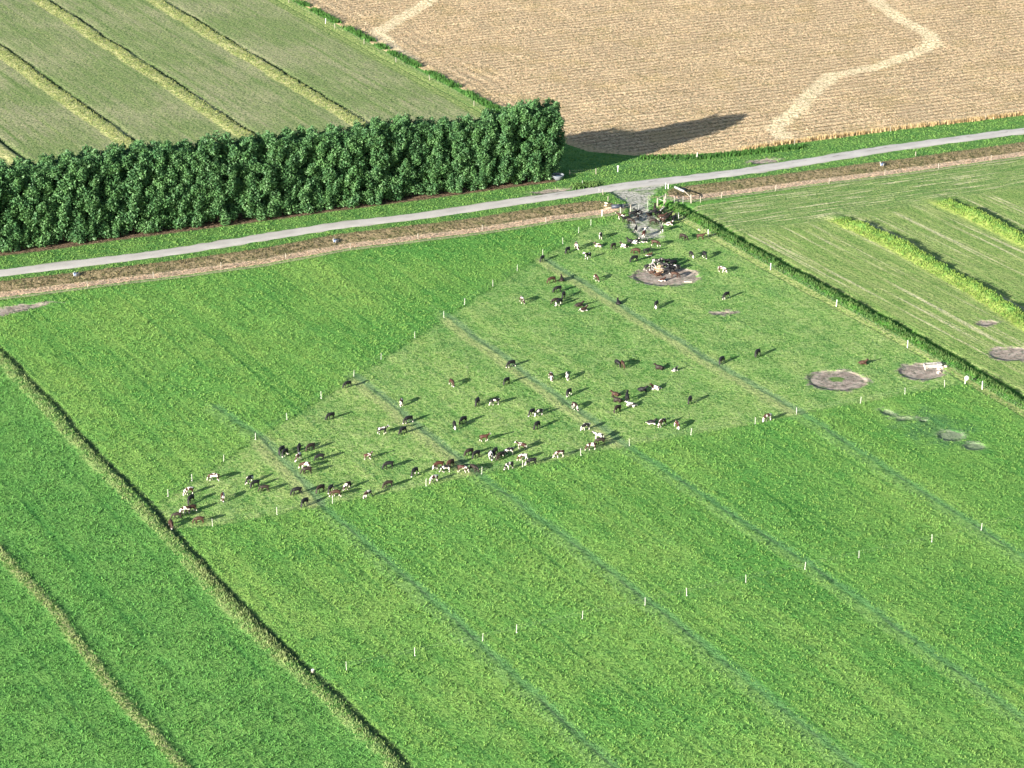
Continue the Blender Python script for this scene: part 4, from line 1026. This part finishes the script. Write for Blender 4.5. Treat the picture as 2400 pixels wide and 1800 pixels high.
def single_posts():
    for (px, py, k, sc, lab) in [
        (1413,456,'wood',.95,'pale wooden post on the verge left of the gravel track'), (1365,436,'steel',.9,'thin white road marker stake above the road near the trough'),
        (1404,450,'steel',.6,'short thin stake at the road edge left of the gravel track'), (1425,470,'wood',.8,'short post above the dark culvert pipe'),
        (1560,442,'white',.9,'white road marker post right of the gravel track, left one of two'), (1566,442,'white',.75,'white road marker post right of the gravel track, right one of two'),
        (2146,366,'wood',.8,'thin grey post on the right verge above the ditch'), (1448,404,'white',.9,'white marker post with a small plate above the road')]:
        x, y = G(px, py)
        e_ = empty("marker_post", (x, y, gz(x, y))); o = link_mesh("stake", PM[k], parent=e_); o.scale = (1, 1, sc); tag(e_, lab, 'post')
        if px == 1448:
            bm = bmesh.new(); box_bm(bm, (0, -.09, 1.05), (.30, .03, .28), 0, 0, .01); link_mesh("plate", bm_mesh("plate", bm), M_WHITE, e_)
    x, y = G(2262, 899)
    e_ = empty("energiser_post", (x, y, gz(x, y))); tag(e_, 'white post carrying a rounded white box on the right boundary', 'post')
    link_mesh("stake", PM['white'], parent=e_)
    bm = bmesh.new(); bmesh.ops.create_icosphere(bm, subdivisions=2, radius=.33)
    for v in bm.verts: v.co = Vector((v.co.x + .18, v.co.y * .6 - .1, v.co.z * 1.15 + .95))
    link_mesh("box", bm_mesh("box", bm, True), M_WHITE, e_)
    x, y = G(733, 1574)
    e_ = empty("stump", (x, y, gz(x, y))); tag(e_, 'short pale wooden stump beside the left ditch near the bottom', 'stump')
    bm = bmesh.new(); tube_bm(bm, [(0,0,-.1),(0,0,.4)], [.20,.18], 9); link_mesh("stem", bm_mesh("stem", bm), M_POST, e_)
    bm = bmesh.new(); tube_bm(bm, [(0,0,.4),(0,0,.45)], [.19,.19], 9); link_mesh("cap", bm_mesh("cap", bm), M_WHITE, e_)
single_posts()

# ------------------------------------------------------------------ trough, culverts, boulders
def trough():
    x, y = G(1307, 421); e_ = empty("water_trough", (x, y, gz(x, y))); tag(e_, 'round white concrete water trough at the foot of the last tree', 'trough')
    prof = [(.55,0),(.75,.12),(.98,.45),(1.12,.78),(1.15,.90),(1.06,.92),(1.0,.80),(.9,.62)]
    bm = bmesh.new(); seg = 40; rings = [[bm.verts.new((math.cos(2*math.pi*j/seg)*r, math.sin(2*math.pi*j/seg)*r, z)) for j in range(seg)] for r, z in prof]
    for q, w_ in zip(rings[:-1], rings[1:]):
        for j in range(seg): bm.faces.new((q[j], q[(j+1)%seg], w_[(j+1)%seg], w_[j]))
    bm.faces.new(rings[0][::-1])
    link_mesh("basin", bm_mesh("basin", bm, True), simple("shade_tinted_concrete", (.15,.17,.195), .8, .1, 3), e_)  # white basin darkened: shade of the last tree put into its colour
    bm = bmesh.new(); bmesh.ops.create_circle(bm, cap_ends=True, segments=40, radius=.955)
    for v in bm.verts: v.co.z = .70
    link_mesh("water", bm_mesh("water", bm), simple("dark_water", (.01,.014,.018), .05, .1, 2, .5), e_)
    x, y = G(2186, 856); e_ = empty("water_trough", (x, y, gz(x, y)), R(8)); tag(e_, 'low grey oblong water trough on bare earth by the right boundary', 'trough')
    bm = bmesh.new()
    for cx, cy, dx, dy in ((0,-.38,2.6,.08),(0,.38,2.6,.08),(-1.26,0,.08,.68),(1.26,0,.08,.68)): box_bm(bm, (cx,cy,.28), (dx,dy,.56), 0, 0, .01)
    box_bm(bm, (0,0,.05), (2.44,.68,.06)); link_mesh("tank", bm_mesh("tank", bm), M_CONC, e_)
    bm = bmesh.new(); box_bm(bm, (0,0,.36), (2.42,.66,.03)); link_mesh("water", bm_mesh("water", bm), simple("trough_water", (.01,.014,.018), .06, .1, 2, .5), e_)
    bm = bmesh.new(); box_bm(bm, (.95,0,.585), (.6,.8,.05), 0, 0, .01); link_mesh("float_cover", bm_mesh("float_cover", bm), M_CONC, e_)
trough()
def culverts():
    md = simple("dark_pipe", (.03,.04,.06), .5, .2, 4, .4); mdi = simple("pipe_inside", (.008,.008,.008), .9, .1)
    for (px, py, rz, lab) in [(178,645,-30,'small pale culvert headwall with a blue pipe in the left ditch'),(786,562,-30,'pale concrete culvert wings in the ditch below the middle of the trees'),
                              (2067,386,-20,'small concrete culvert outlet in the ditch on the right')]:
        x, y = G(px, py); e_ = empty("culvert", (x, y, gz(x, y) + .15), R(rz)); e_.scale = (.62, .62, .62); tag(e_, lab, 'culvert')
        bm = bmesh.new(); box_bm(bm, (-.45,0,.25), (.12,1.3,.9), R(18), R(-12), .01); link_mesh("wing_wall", bm_mesh("wing_wall", bm), M_WHITE, e_)
        bm = bmesh.new(); box_bm(bm, (.65,-.1,.20), (.12,1.2,.75), R(-10), R(10), .01); link_mesh("wing_wall", bm_mesh("wing_wall", bm), M_CONC, e_)
        bm = bmesh.new(); tube_bm(bm, [(.1,-.7,.2),(.15,.6,.35)], [.28,.28], 14); link_mesh("pipe", bm_mesh("pipe", bm, True), simple("blue_grey_pipe", (.10,.14,.24), .5, .2, 3), e_)
    x, y = G(1600, 448); e_ = empty("culvert", (x, y, -.15), 0); tag(e_, 'large pale culvert headwall where the right ditch ends at the gravel track', 'culvert')
    a = Vector((*G(1581,440), .25)) - e_.location; b = Vector((*G(1603,450), .25)) - e_.location; c = Vector((*G(1619,470), .6)) - e_.location
    bm = bmesh.new(); d = b - a; box_bm(bm, (a + b) / 2 + Vector((0,0,-.1)), (d.length, .22, .38), math.atan2(d.y, d.x), 0, .03); link_mesh("headwall", bm_mesh("headwall", bm), simple("bleached_concrete", (.24,.25,.25), .8, .2, 2), e_)
    bm = bmesh.new(); tube_bm(bm, [b, c], [.09,.09], 8); link_mesh("rail", bm_mesh("rail", bm), M_POST, e_)
    bm = bmesh.new(); m_ = (a + b) / 2; tube_bm(bm, [m_ + Vector((.05,.1,-.5)), m_ + Vector((1.0,.8,-.6))], [.42,.42], 16); link_mesh("pipe", bm_mesh("pipe", bm, True), md, e_)
    x, y = G(1447, 489); e_ = empty("drain_pipe", (x, y, gz(x, y) + .3), R(6)); tag(e_, 'dark bluish drain pipe lying on bare earth left of the gateway', 'pipe')
    bm = bmesh.new(); tube_bm(bm, [(-1.0,0,.1),(.9,0,.15)], [.36,.36], 16); link_mesh("barrel", bm_mesh("barrel", bm, True), md, e_)
    bm = bmesh.new(); tube_bm(bm, [(.88,0,.15),(1.05,0,.15)], [.42,.42], 16); link_mesh("collar", bm_mesh("collar", bm, True), md, e_)
culverts()
def boulder_mesh(seed):
    from mathutils import noise as mn
    bm = bmesh.new(); bmesh.ops.create_icosphere(bm, subdivisions=2, radius=1)
    for v in bm.verts: v.co *= 1 + .35 * mn.noise(v.co * 1.3 + Vector((seed, 0, 0)))
    for v in bm.verts: v.co.z = v.co.z * .6
    me = bm_mesh("stone", bm, False); me.materials.append(M_STONE); return me
M_STONE = simple("pale_stone", (.50,.42,.34), .9, .3, 3)
BS = [boulder_mesh(i * 7) for i in range(4)]
rs = random.Random(9)
def stones(cx, cy, n, sx, sy, lab, s0, s1):
    for i in range(n):
        px = cx + rs.gauss(0, sx); py = cy + rs.gauss(0, sy); x, y = G(px, py)
        o = link_mesh("stone", BS[rs.randrange(4)]); s = rs.uniform(s0, s1); o.scale = (s, s * .8, s); o.location = (x, y, gz(x, y) + s * .2); o.rotation_euler = (0, 0, rs.uniform(0, 6))
        tag(o, lab, 'stone', 'stones: ' + lab)
stones(2203, 868, 10, 6, 4, 'pale stone in the rubble heap beside the oblong trough', .12, .38)
stones(2165, 862, 3, 8, 4, 'small stone scattered on the bare earth by the oblong trough', .08, .2)
stones(1425, 478, 7, 12, 5, 'stone on the bare earth left of the gateway', .1, .28)
stones(1640, 538, 2, 6, 2, 'pale stone at the foot of the tall grass near the gate', .12, .25)
